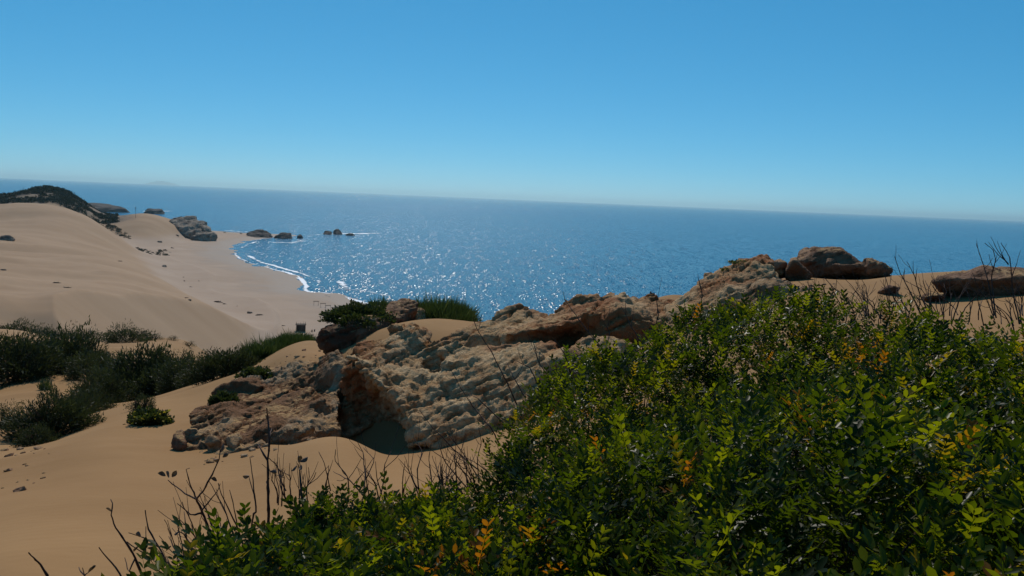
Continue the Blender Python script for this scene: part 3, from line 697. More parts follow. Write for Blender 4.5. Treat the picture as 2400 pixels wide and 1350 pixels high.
def tube(path, rad, sides=5):
    """tapered tube through the points of path; rad one radius per point"""
    path = np.array(path, float); n = len(path)
    d = np.gradient(path, axis=0); d /= np.linalg.norm(d, axis=1, keepdims=True) + 1e-12
    ref = np.array((0.31, 0.9, 0.27)); u = np.cross(d, ref); u /= np.linalg.norm(u, axis=1, keepdims=True) + 1e-12; w = np.cross(d, u)
    a = np.arange(sides) / sides * 2 * math.pi
    V = (path[:, None] + (np.cos(a)[None, :, None] * u[:, None] + np.sin(a)[None, :, None] * w[:, None]) * np.asarray(rad)[:, None, None]).reshape(-1, 3)
    F = []
    for i in range(n - 1):
        for k in range(sides): F.append((i * sides + k, i * sides + (k + 1) % sides, (i + 1) * sides + (k + 1) % sides, (i + 1) * sides + k))
    return V, np.array(F)
def join(parts):
    V, F, o = [], [], 0
    for v, f in parts: V.append(v); F.append(f + o); o += len(v)
    return np.concatenate(V), np.concatenate(F)

def bush_meshes(rx, ry, h, n, kind, seed, lean=(0, 0)):
    rs = np.random.default_rng(seed)
    u = rs.normal(size=(n, 3)); u[:, 2] = np.abs(u[:, 2]) * 0.9 - 0.12; u /= np.linalg.norm(u, axis=1, keepdims=True)
    lump = 1 + 0.42 * fbm(u * 2.1 + seed * 3.1, 3, seed) + 0.10 * fbm(u * 7 + seed, 2, seed + 3)
    rho = rs.uniform(0.30, 1.0, n) ** 0.5 * lump
    pos = u * rho[:, None] * np.array((rx, ry, h)); pos[:, 2] = np.maximum(pos[:, 2], -0.1 * h)
    pos[:, 0] += lean[0] * pos[:, 2]; pos[:, 1] += lean[1] * pos[:, 2]
    s = min(rx, ry, h * 1.2)
    if kind == 'broom':
        dirs = u * 0.9 + np.array((0, 0, 0.45)) + rs.normal(size=(n, 3)) * 0.40
        ln = rs.uniform(0.05, 0.125, n) * s; wd = np.clip(ln * 0.30, 0.010, 0.08)
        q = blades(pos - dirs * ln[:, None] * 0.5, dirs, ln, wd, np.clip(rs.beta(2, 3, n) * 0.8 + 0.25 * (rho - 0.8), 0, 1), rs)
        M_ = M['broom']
    elif kind == 'grass':
        pos[:, 2] *= 0.35
        dirs = np.stack([u[:, 0] * 0.35, u[:, 1] * 0.35, np.ones(n)], 1) + rs.normal(size=(n, 3)) * 0.16
        ln = rs.uniform(0.45, 0.95, n) * h * (1.1 - 0.5 * np.hypot(pos[:, 0] / rx, pos[:, 1] / ry)); wd = np.full(n, 0.012)
        q = blades(pos, dirs, ln, wd, np.clip(rs.beta(2, 3, n), 0, 1), rs); M_ = M['grass']
    elif kind == 'scrub':
        dirs = u + rs.normal(size=(n, 3)) * 0.5; ln = rs.uniform(0.25, 0.5, n) * s; wd = ln * 0.7
        q = blades(pos, dirs, ln, wd, rs.beta(2, 3, n), rs, 'leaf'); M_ = M['scrub']
    else:
        dirs = u * 0.8 + np.array((0, 0, 0.4)) + rs.normal(size=(n, 3)) * 0.55
        ln = rs.uniform(0.035, 0.065, n) * (0.5 if kind == 'tiny' else 1); wd = ln * 0.55
        fl = 0.74 * rs.beta(2, 2, n)
        if kind in ('flowers', 'tiny'): fl = np.where((rs.random(n) < 0.10) & (rho > 0.85), 0.9, fl)
        q = blades(pos, dirs, ln, wd, fl, rs, 'leaf'); M_ = M['herb']
    st = []
    for k in range(7):
        a = rs.uniform(0, 6.28); e = np.array((math.cos(a) * rx * 0.6, math.sin(a) * ry * 0.6, h * rs.uniform(0.55, 0.85)))
        e[0] += lean[0] * e[2]; e[1] += lean[1] * e[2]
        m_ = e * 0.5 + rs.normal(size=3) * 0.06 * s; m_[2] *= 0.8
        r0 = 0.012 + 0.018 * s
        st.append(tube([(0, 0, -0.15 * h), m_, e], [r0, r0 * 0.7, r0 * 0.3], 5))
    return mesh_np('foliage', q[0], q[1], False, {'tint': q[2]}), mesh_np('stem', *join(st)), M_
def ground_at(px, r, py=900.0):
    d = ray(px, py); x, y = d[0] * r, d[1] * r
    return np.array((x, y, gz(x, y)))
def bush(name, px, r, wpx, hpx, kind, n, label, seed, py=None, cat='bush', deep=0.8, group=None, lean=(0, 0), dz=0.0):
    k = r / FPX * 1.02
    base = ground_at(px, r, py or 900)
    if py is not None: base = at(px, py, r); base[2] = top_at(base[0], base[1]) - 0.03
    base[2] += dz
    if kind == 'broom': wpx = wpx * 1.15
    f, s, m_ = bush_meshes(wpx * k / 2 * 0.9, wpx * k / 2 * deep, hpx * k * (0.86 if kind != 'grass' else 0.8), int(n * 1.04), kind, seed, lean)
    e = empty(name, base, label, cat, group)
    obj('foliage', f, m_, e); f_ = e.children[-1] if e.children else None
    obj('stem', s, M['wood'], e)
    return e
BUSHES = [
    ('broom_bush', 35, 58, 92, 46, 'broom', 5000, 'dark rounded bush at the left edge on the dune brow', None),
    ('broom_bush', 108, 56, 66, 34, 'broom', 3500, 'small dark bush between the brow bush and the long low bush', None),
    ('broom_bush', 182, 51, 150, 34, 'broom', 6000, 'long low green bush spread along the dune brow', None),
    ('broom_bush', 302, 46, 98, 40, 'broom', 5000, 'dark dome bush on the brow right of the long low bush', None),
    ('broom_bush', 366, 46, 34, 15, 'broom', 1200, 'leftmost of three little bushes on the sandy ledge', None),
    ('broom_bush', 405, 46, 26, 14, 'broom', 900, 'middle one of three little bushes on the sandy ledge', None),
    ('broom_bush', 443, 45, 30, 15, 'broom', 1000, 'rightmost of three little bushes on the sandy ledge', None),
    ('broom_bush', 20, 28, 190, 112, 'broom', 11000, 'big dark bush at the left edge below the brow', None),
    ('broom_bush', 165, 29.5, 190, 92, 'broom', 11000, 'big dark bush spreading right of the left-edge bush', None),
    ('broom_bush', 350, 21.5, 225, 128, 'broom', 16000, 'largest dark green broom bush in the hollow', None),
    ('broom_bush', 238, 20, 118, 88, 'broom', 9000, 'bush on the left flank of the largest broom, over the sand lip', None),
    ('broom_bush', 435, 19.5, 120, 95, 'broom', 10000, 'bush on the right flank of the largest broom', None),
    ('broom_bush', 527, 17, 150, 70, 'broom', 11000, 'dense dark bush behind the left end of the outcrop', None),
    ('grass_tuft', 612, 17.5, 100, 50, 'grass', 3500, 'dark green grass clump behind the outcrop, beside the dense bush', None),
    ('grass_tuft', 690, 18, 130, 34, 'grass', 5200, 'bright green dune grass clump left of the dark crag', None),
    ('broom_bush', 132, 14.2, 165, 96, 'broom', 15000, 'dark sprawling bush on the sand slope, casting shadow to the left', None),
    ('broom_bush', 215, 17.5, 90, 62, 'broom', 7000, 'dark bush above the sprawling bush on the sand slope', None),
    ('broom_bush', 333, 14.3, 52, 34, 'broom', 3500, 'small dark bush on sand above the yellow-flowered bush', None),
    ('flowering_bush', 345, 12.3, 86, 30, 'flowers', 4200, 'small yellow-flowered bush on the sand slope', None),
    ('broom_bush', 5, 15.5, 66, 56, 'broom', 5000, 'dark bush at the left edge below the sand lip', None),
    ('broom_bush', 58, 16, 48, 30, 'broom', 2500, 'tiny bush beside the left-edge bush below the sand lip', None),
    ('leafy_bush', 842, 13.75, 160, 42, 'herb', 9000, 'round olive-green bush on top of the dark crag', 770),
    ('grass_tuft', 893, 15.0, 90, 40, 'grass', 2200, 'grass sprouting behind the crag bush', 738),
    ('grass_tuft', 1022, 14.9, 215, 64, 'grass', 9500, 'big dark green grass clump standing against the sea', None),
    ('leafy_bush', 527, 11.9, 66, 26, 'herb', 3000, 'small green bush growing on the left outcrop', 962),
    ('leafy_bush', 603, 13.4, 84, 24, 'herb', 3200, 'green bush on top of the left outcrop', 890),
    ('flowering_plant', 1745, 13.15, 80, 6, 'tiny', 700, 'low flowering plants crowning the stepped ledge', 606),
    ('flowering_plant', 1702, 13.0, 22, 9, 'tiny', 160, 'little flower tuft at the left shoulder of the stepped ledge', 622),
    ('broom_bush', 292, 23, 120, 78, 'broom', 8000, 'dark bush joining the largest broom to the sand lip bush', None),
    ('broom_bush', 470, 18.6, 95, 56, 'broom', 6000, 'low dark bush between the right flank bush and the dense bush', None),
    ('broom_bush', 566, 17.2, 95, 44, 'broom', 6000, 'dark bush between the dense bush and the grass clump', None),
    ('broom_bush', 100, 31, 120, 60, 'broom', 7000, 'dark bush filling the gap between the two big left bushes', None),
    ('broom_bush', 178, 16, 90, 60, 'broom', 6500, 'dark bush on the upper side of the sprawling bush', None),
    ('broom_bush', 85, 13.3, 80, 44, 'broom', 5000, 'low skirt of bush at the lower left of the sprawling bush', None),
    ('broom_bush', 395, 20.5, 120, 84, 'broom', 7500, 'dark bush between the largest broom and its right flank bush', None),
    ('broom_bush', 215, 27, 110, 66, 'broom', 6500, 'dark bush behind the sand lip bush, left of the largest broom', None),
    ('grass_tuft', 105, 25, 24, 30, 'grass', 350, 'thin grass tuft alone on the pale sand patch', None),
]
for i, (nm, px, r, w, h, kd, n, lab, py) in enumerate(BUSHES):
    bush(nm, px, r, w, h, kd, n, lab, 100 + i, py, 'grass' if kd == 'grass' else ('plant' if nm == 'flowering_plant' else 'bush'))

# the far hill: dark scrub, bushes one can tell apart along its outline and foot, the rest one mass
sm_ = [bush_meshes(2.4, 2.2, 2.0, 110, 'scrub', 300 + k) for k in range(4)]
def far_shrub(px, py, r, sc, lab, GS):
    d = ray(px, py); x, y = d[0] * r, d[1] * r
    e = empty('shrub', (x, y, gz(x, y) - 0.2), lab, 'shrub', GS); e.scale = (sc, sc, sc)
    f, s, m_ = sm_[rng.integers(4)]
    obj('foliage', f, m_, e); obj('stem', s, M['wood'], e)
for px in np.arange(-40, 215, 5.0):
    far_shrub(px, 460, 858 + rng.uniform(-8, 8), rng.uniform(0.7, 1.7), 'small dark shrub along the skyline of the far hill', 'shrubs along the skyline of the far hill')
for k in range(13):
    for _ in range(3):
        far_shrub(205 + k * 8 + rng.uniform(-4, 4), 520, 835 - k * 9 + rng.uniform(-14, 14), rng.uniform(0.4, 1.1), 'small dark shrub on the ridge trailing right from the hill', 'shrubs on the ridge trailing from the far hill')
for _ in range(22):
    far_shrub(rng.uniform(318, 392), 560, rng.uniform(590, 650), rng.uniform(0.25, 0.8), 'tiny shrub in the patch where the dunes meet the beach', 'shrubs at the foot of the far dunes')
def hill_mass():
    n = 9000; px = rng.uniform(-250, 275, n); r = rng.uniform(770, 950, n)
    d = ray(px, np.full(n, 470.0)); x, y = d[:, 0] * r, d[:, 1] * r
    z, bch, wet, soil = ground_z(x, y, True)
    keep = (soil > 0.55) & (fbm(np.stack([x, y, z], 1) / 22.0, 3, 77) > -0.30); x, y, z = x[keep], y[keep], z[keep]; n = len(x)
    k = 11; c = np.repeat(np.stack([x, y, z], 1), k, 0); s = np.repeat(rng.uniform(0.8, 1.9, n), k)
    u = rng.normal(size=(n * k, 3)); u[:, 2] = np.abs(u[:, 2]); u /= np.linalg.norm(u, axis=1, keepdims=True)
    pos = c + u * (s * rng.uniform(0.4, 1.0, n * k))[:, None]
    q = blades(pos, u + rng.normal(size=u.shape) * 0.5, s * 0.9, s * 0.7, np.repeat(rng.beta(2, 3, n), k), rng, 'leaf')
    tag(obj('hill_scrub', mesh_np('hill_scrub', q[0], q[1], False, {'tint': q[2]}), M['scrub']), 'dark scrub covering the far hill', kind='stuff')
hill_mass()

# ------------------------------------------------------------------ the green thicket in front
M['leaf'] = leaf_material('mastic_leaves', [(0.0, (0.010, 0.019, 0.004)), (0.35, (0.027, 0.044, 0.005)), (0.62, (0.100, 0.116, 0.009)), (0.82, (0.14, 0.10, 0.012)), (1.0, (0.17, 0.06, 0.012))], 0.50, 0.36, 0.13, 2.6, (1.15, 1.05, 0.18))
def leaf_template(seed):
    """a pinnate leaf along +Y, z up: a stalk with pairs of oval leaflets"""
    rs = np.random.default_rng(seed); pairs = int(rs.integers(3, 6)); L = 0.052 + 0.011 * pairs
    V, F = [], []
    def leaflet(base, ax, up, ln, wd, fold):
        sd_ = np.cross(ax, up); sd_ /= np.linalg.norm(sd_)
        o = len(V)
        for t, w in ((0, 0), (0.32, 0.82), (0.70, 0.78), (1.0, 0.0)):
            if w == 0: V.append(base + ax * ln * t + up * (-0.10 * ln * t * t))
            else: V.append(base + ax * ln * t + sd_ * wd * 0.5 * w + up * (fold * wd - 0.10 * ln * t * t))
        for t, w in ((0.70, 0.78), (0.32, 0.82)):
            V.append(base + ax * ln * t - sd_ * wd * 0.5 * w + up * (fold * wd - 0.10 * ln * t * t))
        F.append((o, o + 1, o + 2, o + 3)); F.append((o, o + 3, o + 4, o + 5))
    arch = rs.uniform(-0.35, 0.15)
    for k in range(pairs):
        t = (k + 0.9) / (pairs + 0.2); c = np.array((0, L * t, arch * L * t * t))
        for sgn in (-1, 1):
            a = math.radians(rs.uniform(42, 66) - 22 * t)
            ax = np.array((sgn * math.sin(a), math.cos(a), arch * t + rs.uniform(0.0, 0.35))); ax /= np.linalg.norm(ax)
            up = np.array((-sgn * 0.35, 0, 1.0)); up -= ax * (ax @ up); up /= np.linalg.norm(up)
            leaflet(c, ax, up, rs.uniform(0.021, 0.029), rs.uniform(0.0115, 0.0145), rs.uniform(0.04, 0.16))
    o = len(V)
    for y, w in ((-0.012, 0.0012), (L * 0.97, 0.0005)):
        V.append(np.array((-w, y, arch * y * abs(y) / L))); V.append(np.array((w, y, arch * y * abs(y) / L)))
    F.append((o, o + 1, o + 3, o + 2))
    return np.array(V), np.array(F)
TPL = [leaf_template(500 + k) for k in range(10)]
TINTS = (0.06, 0.25, 0.42, 0.60, 0.80, 0.98)
_leafme = {}
def leaf_mesh(t, q):
    if (t, q) not in _leafme:
        v, f = TPL[t]; _leafme[(t, q)] = mesh_np('leaf', v, f, True, {'tint': np.full(len(v), TINTS[q])}); _leafme[(t, q)].materials.append(M['leaf'])
    return _leafme[(t, q)]
def project(p):
    w = p - EYE; dep = w @ _F
    return W0 / 2 + FPX * (w @ _R) / dep, H0 / 2 - FPX * (w @ _U) / dep, dep

CAN_R = [(1100, 1120, 3.5), (1140, 1030, 3.8), (1190, 950, 4.1), (1290, 850, 4.4), (1420, 808, 4.6), (1520, 765, 4.8), (1650, 738, 5.0), (1800, 722, 5.0), (1950, 732, 5.0), (2100, 738, 5.0), (2250, 752, 4.8), (2400, 778, 4.6), (2750, 820, 4.5),
         (1300, 1000, 3.3), (1500, 905, 3.5), (1700, 865, 3.5), (1900, 852, 3.5), (2100, 858, 3.4), (2350, 870, 3.3), (2700, 900, 3.2), (1150, 1250, 2.4), (1400, 1150, 2.4), (1700, 1060, 2.4), (2000, 1040, 2.4), (2300, 1040, 2.4), (2700, 1060, 2.3),
         (1000, 1340, 1.9), (1400, 1350, 1.65), (1800, 1350, 1.5), (2200, 1350, 1.45), (2700, 1350, 1.4), (1600, 1700, 1.0), (2200, 1700, 1.0), (1000, 1700, 1.1)]
CAN_L = [(370, 1360, 2.4), (450, 1315, 2.6), (540, 1240, 2.9), (610, 1180, 3.1), (700, 1145, 3.3), (850, 1160, 3.4), (950, 1155, 3.5), (1060, 1150, 3.6), (1160, 1160, 3.6), (700, 1260, 2.4), (900, 1260, 2.5), (1050, 1260, 2.5),
         (480, 1400, 2.1), (700, 1360, 1.95), (900, 1350, 1.95), (1100, 1350, 1.9), (700, 1600, 1.3), (1000, 1600, 1.3)]
def canopy_fit(C):
    P_ = np.array([at(*c) for c in C]); X = P_[:, :2]; n = len(X)
    K = np.sqrt(((X[:, None] - X[None]) ** 2).sum(-1) + 0.05)
    Pm = np.concatenate([np.ones((n, 1)), X], 1)
    w = np.linalg.solve(np.block([[K - 3e-3 * np.eye(n), Pm], [Pm.T, np.zeros((3, 3))]]), np.concatenate([P_[:, 2], np.zeros(3)]))
    def h(x, y):
        o = w[n] + w[n + 1] * x + w[n + 2] * y
        for i in range(n): o = o + w[i] * np.sqrt((x - X[i, 0]) ** 2 + (y - X[i, 1]) ** 2 + 0.05)
        return o
    return h
def rot_to(d, roll):
    """matrices whose y axis is d (n,3), turned about it by roll"""
    up = np.array((0, 0, 1.0)); x = np.cross(d, up); x /= np.linalg.norm(x, axis=1, keepdims=True) + 1e-9; z = np.cross(x, d)
    c, s = np.cos(roll)[:, None], np.sin(roll)[:, None]
    return np.stack([x * c + z * s, d, z * c - x * s], 2)
def make_shrub(C, plan, n_shoot, label, seed, per=6):
    rs = np.random.default_rng(seed); hf = canopy_fit(C); plan = np.array(plan)
    lo, hi = plan.min(0), plan.max(0); X = np.zeros((0, 2))
    while len(X) < n_shoot:
        q = rs.uniform(lo, hi, (n_shoot * 2, 2)); q = q[in_poly(q[:, 0], q[:, 1], plan)]
        keep = rs.random(len(q)) < np.clip(3.2 / np.hypot(q[:, 0], q[:, 1]), 0.6, 1); X = np.concatenate([X, q[keep]])
    X = X[:n_shoot]; x, y = X.T
    ed = poly_dist(x, y, plan); top = hf(x, y)
    p3 = np.stack([x, y, np.zeros_like(x)], 1)
    top = top + 0.12 * fbm(p3 * 3.2, 3, seed) + 0.07 * fbm(p3 * 1.5, 2, seed + 3) - 0.22 * (1 - smooth(0, 0.28, ed))
    layer = rs.random(n_shoot); down = np.where(layer < 0.42, rs.uniform(-0.02, 0.05, n_shoot), rs.uniform(0.04, 0.50, n_shoot))
    gzs = ground_z(x, y); z = np.maximum(top - down, gzs + 0.06)
    tip = np.stack([x, y, z], 1)
    sdir = np.stack([rs.normal(0, 0.38, n_shoot), rs.normal(0, 0.38, n_shoot), np.ones(n_shoot)], 1); sdir /= np.linalg.norm(sdir, axis=1, keepdims=True)
    patch = fbm(tip * 3.0, 3, seed + 11); fine = rs.normal(0, 0.16, n_shoot)
    tint = 0.30 + 0.20 * patch + fine
    warm = rs.random(n_shoot) < 0.035; tint = np.where(warm, rs.uniform(0.62, 0.98, n_shoot), tint)
    N = n_shoot * per; k = np.tile(np.arange(per), n_shoot); si = np.repeat(np.arange(n_shoot), per)
    a = np.repeat(rs.uniform(0, 6.28, n_shoot), per) + k * 2.399 + rs.normal(0, 0.3, N)
    along = (k / (per - 1)) * 0.085
    pos = tip[si] - sdir[si] * along[:, None]
    el = np.radians(rs.uniform(30, 68, N) - 26 * (k / (per - 1)))
    d = np.stack([np.cos(a) * np.cos(el), np.sin(a) * np.cos(el), np.sin(el)], 1) + sdir[si] * 0.3; d /= np.linalg.norm(d, axis=1, keepdims=True)
    R = rot_to(d, rs.normal(0, 0.35, N)); sc = rs.uniform(0.62, 1.28, N) * (1 - 0.25 * (k == 0))
    tt = np.clip(tint[si] + rs.normal(0, 0.05, N) + 0.10 * (k == 0), 0, 1); qt = np.abs(tt[:, None] - np.array(TINTS)[None]).argmin(1)
    tp = rs.integers(0, len(TPL), N)
    base = np.array((plan[:, 0].mean(), plan[:, 1].mean(), 0.0)); base[2] = gz(base[0], base[1])
    e = empty('mastic_shrub', base, label, 'shrub')
    # the leaves that show largest are objects of their own
    px, py, dep = project(pos); vis = (px > 0) & (px < W0) & (py > 0) & (py < H0) & (dep > 0.3) & (down[si] < 0.02) & (k < 4)
    score = np.where(vis, sc / dep * (0.6 + 0.8 * rs.random(N)), -1); big = np.argsort(-score)[:300]; big = big[score[big] > 0]
    single = np.zeros(N, bool); single[big] = True
    for i in big:
        o = bpy.data.objects.new('leaf', leaf_mesh(int(tp[i]), int(qt[i]))); COL.objects.link(o); o.parent = e
        m4 = Matrix(R[i].tolist()).to_4x4() @ Matrix.Scale(float(sc[i]), 4); m4.translation = Vector((pos[i] - base).tolist()); o.matrix_local = m4
    V, F, T, o_ = [], [], [], 0
    for t in range(len(TPL)):
        idx = np.where((tp == t) & ~single)[0]; v, f = TPL[t]
        w = np.einsum('nij,vj->nvi', R[idx] * sc[idx][:, None, None], v) + (pos[idx] - base)[:, None]
        V.append(w.reshape(-1, 3)); F.append((f[None] + (np.arange(len(idx)) * len(v))[:, None, None] + o_).reshape(-1, 4)); T.append(np.repeat(tt[idx], len(v))); o_ += len(idx) * len(v)
    fo = obj('foliage', mesh_np('foliage', np.concatenate(V), np.concatenate(F), True, {'tint': np.concatenate(T)}), M['leaf'], e); fo['kind'] = 'stuff'
    # woody stems: from the ground up to a share of the shoots
    st = []
    pick = rs.choice(n_shoot, min(520, n_shoot), replace=False)
    cx = rs.uniform(lo, hi, (400, 2)); cx = cx[in_poly(cx[:, 0], cx[:, 1], plan)][:46]; cz = ground_z(cx[:, 0], cx[:, 1])
    for i in pick:
        c = np.argmin(np.hypot(*(cx - X[i]).T)); b0 = np.array((*cx[c], cz[c] - 0.05)); t_ = tip[i] - sdir[i] * 0.06
        m1 = b0 * 0.55 + t_ * 0.45 + rs.normal(0, 0.05, 3)
        st.append(tube(np.array([b0, m1, t_ - sdir[i] * 0.1, t_]) - base, [0.009, 0.006, 0.0028, 0.0015], 4))
    so = obj('stem', mesh_np('stem', *join(st)), M['wood'], e); so['kind'] = 'stuff'
    return e, base
shrub_r, base_r = make_shrub(CAN_R, RIGHT_PLAN, 4650, 'large glossy green thicket filling the right foreground', 701)
shrub_l, base_l = make_shrub(CAN_L, LEFT_PLAN, 1650, 'smaller green shrub at bottom centre, in front of the sand', 702)

# ------------------------------------------------------------------ bare twigs
M['dry'] = leaf_material('dried_leaves', [(0, (0.05, 0.028, 0.02)), (1, (0.16, 0.10, 0.07))], 0.15, 0.6, 0.3)
def knobbly(path, r0, r1, rs, step=0.018):
    path = np.array(path, float); L = np.concatenate([[0], np.cumsum(np.linalg.norm(np.diff(path, axis=0), axis=1))])
    n = max(4, int(L[-1] / step)); t = np.linspace(0, L[-1], n)
    p = np.stack([np.interp(t, L, path[:, k]) for k in range(3)], 1)
    p[1:] += np.cumsum(rs.normal(0, 0.0011, (n - 1, 3)), 0)
    rad = np.linspace(r0, r1, n) * (1 + 0.28 * (rs.random(n) > 0.7))
    return p, rad
def dried_leaf(c, ax, s, rs):
    """a curled brown leaf: a cupped grid"""
    ax = ax / np.linalg.norm(ax); sd_ = np.cross(ax, rs.normal(size=3)); sd_ /= np.linalg.norm(sd_); up = np.cross(sd_, ax); V, F = [], []
    for i in range(5):
        t = i / 4; w = math.sin(math.pi * min(1, 0.08 + t * 0.92)) * 0.45
        for j in (-1, -0.4, 0.4, 1): V.append(c + ax * s * t + sd_ * s * w * j * 0.8 + up * s * (0.95 * w * j * j + 0.5 * t * t))
    for i in range(4):
        for j in range(3): q = i * 4 + j; F.append((q, q + 1, q + 5, q + 4))
    return np.array(V), np.array(F)
def px_path(pts, r, rs, dr=0.10):
    rr = r + np.cumsum(rs.normal(0, dr / 3, len(pts)))
    return np.array([at(p[0], p[1], q) for p, q in zip(pts, rr)])
def stem_parts(lines, r, r0, rs, origin):
    parts = []; first = None
    for k, ln in enumerate(lines):
        P_ = px_path(ln, r, rs)
        if k and first is not None: P_[0] = first[np.argmin(np.linalg.norm(first - P_[0], axis=1))]
        p, rad = knobbly(P_, r0 if k == 0 else r0 * 0.6, r0 * 0.32 if k == 0 else r0 * 0.25, rs)
        if k == 0: first = p
        parts.append((p - origin, rad))
    return parts
DEAD = [  # (lines, r, radius, dried leaf spots, label)
    ([[(345, 1420), (330, 1350), (300, 1285), (272, 1235), (262, 1205), (268, 1180), (262, 1168)], [(318, 1325), (300, 1345), (292, 1310)]], 2.6, 0.0042, [((262, 1200), (-1, 0.2))], 'leaning dry stem with one curled leaf, left of the small shrub'),
    ([[(410, 1400), (398, 1345), (378, 1290), (352, 1245), (342, 1195)], [(372, 1280), (335, 1262), (300, 1250)], [(376, 1290), (332, 1300), (298, 1275)], [(382, 1300), (340, 1290), (338, 1230)]], 2.5, 0.0042,
     [((345, 1285), (0, -1)), ((325, 1280), (0, -1)), ((330, 1258), (-1, 0)), ((388, 1305), (0, -1)), ((402, 1280), (0.3, -1))], 'branching dry stem with hanging dark leaves above the lower left corner'),
    ([[(520, 1290), (486, 1235), (470, 1185), (462, 1172), (485, 1140), (505, 1095), (514, 1070), (516, 1050)], [(465, 1175), (440, 1160), (410, 1140), (396, 1125)], [(470, 1190), (452, 1150), (440, 1118), (434, 1098), (444, 1096)],
      [(478, 1215), (448, 1208), (414, 1180)], [(488, 1240), (470, 1200), (492, 1175), (512, 1150), (516, 1132)]], 3.0, 0.0052,
     [((395, 1120), (-0.6, 0.8)), ((388, 1116), (-0.8, 0.3)), ((403, 1118), (0.3, 1)), ((516, 1060), (0, 1)), ((522, 1072), (1, 0.4)), ((512, 1075), (-0.3, 0.8)), ((508, 1128), (-1, 0.3))], 'forked dry stem with dead leaf clusters against the open sand'),
    ([[(628, 1230), (626, 1160), (624, 1080), (627, 1020), (622, 985), (618, 962)], [(625, 1072), (612, 1055), (604, 1043)], [(626, 1022), (634, 1014), (637, 1004)]], 3.15, 0.0062, [((633, 1105), (0.6, -0.6)), ((632, 1120), (0.4, -1))], 'tallest straight dead stem rising before the left outcrop'),
    ([[(125, 1400), (110, 1350), (95, 1322), (72, 1297)]], 2.4, 0.0042, [], 'short bare stick poking up in the lower left corner'),
    ([[(300, 1400), (285, 1350), (258, 1312), (234, 1282)]], 2.5, 0.0036, [], 'bare stick tilted left between the two lower left stems'),
    ([[(210, 1400), (200, 1350), (196, 1330)], [(202, 1355), (186, 1338), (182, 1330)], [(204, 1352), (212, 1335)]], 2.5, 0.0030, [((208, 1342), (1, 0.3))], 'tiny forked twig at the bottom edge on the left'),
    ([[(712, 1210), (708, 1150), (706, 1105), (700, 1085)]], 3.1, 0.0048, [((700, 1085), (-0.8, 0.4)), ((703, 1082), (0.5, 0.8)), ((696, 1090), (-1, -0.5)), ((706, 1090), (0.8, -0.3)), ((700, 1078), (0.1, 1))], 'dead flower head drooping on a stem over the small shrub'),
    ([[(575, 1290), (548, 1225), (520, 1165), (508, 1132)], [(552, 1235), (545, 1180), (536, 1150)]], 2.9, 0.0040, [], 'thin dry stem leaning left at the edge of the small shrub'),
    ([[(470, 1330), (452, 1290), (436, 1255), (420, 1245)], [(440, 1262), (435, 1228), (432, 1200)]], 2.7, 0.0040, [((420, 1245), (-1, -0.2)), ((470, 1305), (0.2, -1))], 'bent dry stem just left of the small shrub'),
    ([[(600, 1200), (594, 1150), (590, 1110), (587, 1075)], [(594, 1140), (584, 1116)]], 3.2, 0.0036, [((585, 1115), (-1, 0.1))], 'slender dry stem with one dark leaf left of the tallest stem'),
]
for i, (lines, r, r0, lv, lab) in enumerate(DEAD):
    rs = np.random.default_rng(900 + i)
    lines = [list(l) for l in lines]
    P0 = px_path(lines[0][:1], r, rs)[0]; g0 = np.array((P0[0] + rs.normal(0, 0.05), P0[1] + rs.normal(0, 0.05), 0)); g0[2] = gz(g0[0], g0[1])
    e = empty('dead_stem', g0, lab, 'dead stem')
    parts = stem_parts(lines, r, r0, rs, g0)
    p, rad = parts[0]
    root, rr = knobbly([(0, 0, -0.05), p[0] * 0.55 + rs.normal(0, 0.02, 3) * (1, 1, 0), p[0]], r0 * 1.25, r0, rs)
    parts[0] = (np.concatenate([root[:-1], p]), np.concatenate([rr[:-1], rad]))
    made = [(p, obj('stem' if k == 0 else 'branch', mesh_np('stem', *tube(p, rad, 6)), M['twig'], e)) for k, (p, rad) in enumerate(parts)]
    for (lx, ly), (ax, ay) in lv:
        c = at(lx, ly, r); v, f = dried_leaf(c - g0, _R * ax + _U * ay + rs.normal(0, 0.3, 3), 0.024 * rs.uniform(0.8, 1.2) * r / 2.8, rs)
        obj('dried_leaf', mesh_np('dried_leaf', v, f, True, {'tint': rs.random(len(v))}), M['dry'], min(made, key=lambda q: np.linalg.norm(q[0] - (c - g0), axis=1).min())[1])
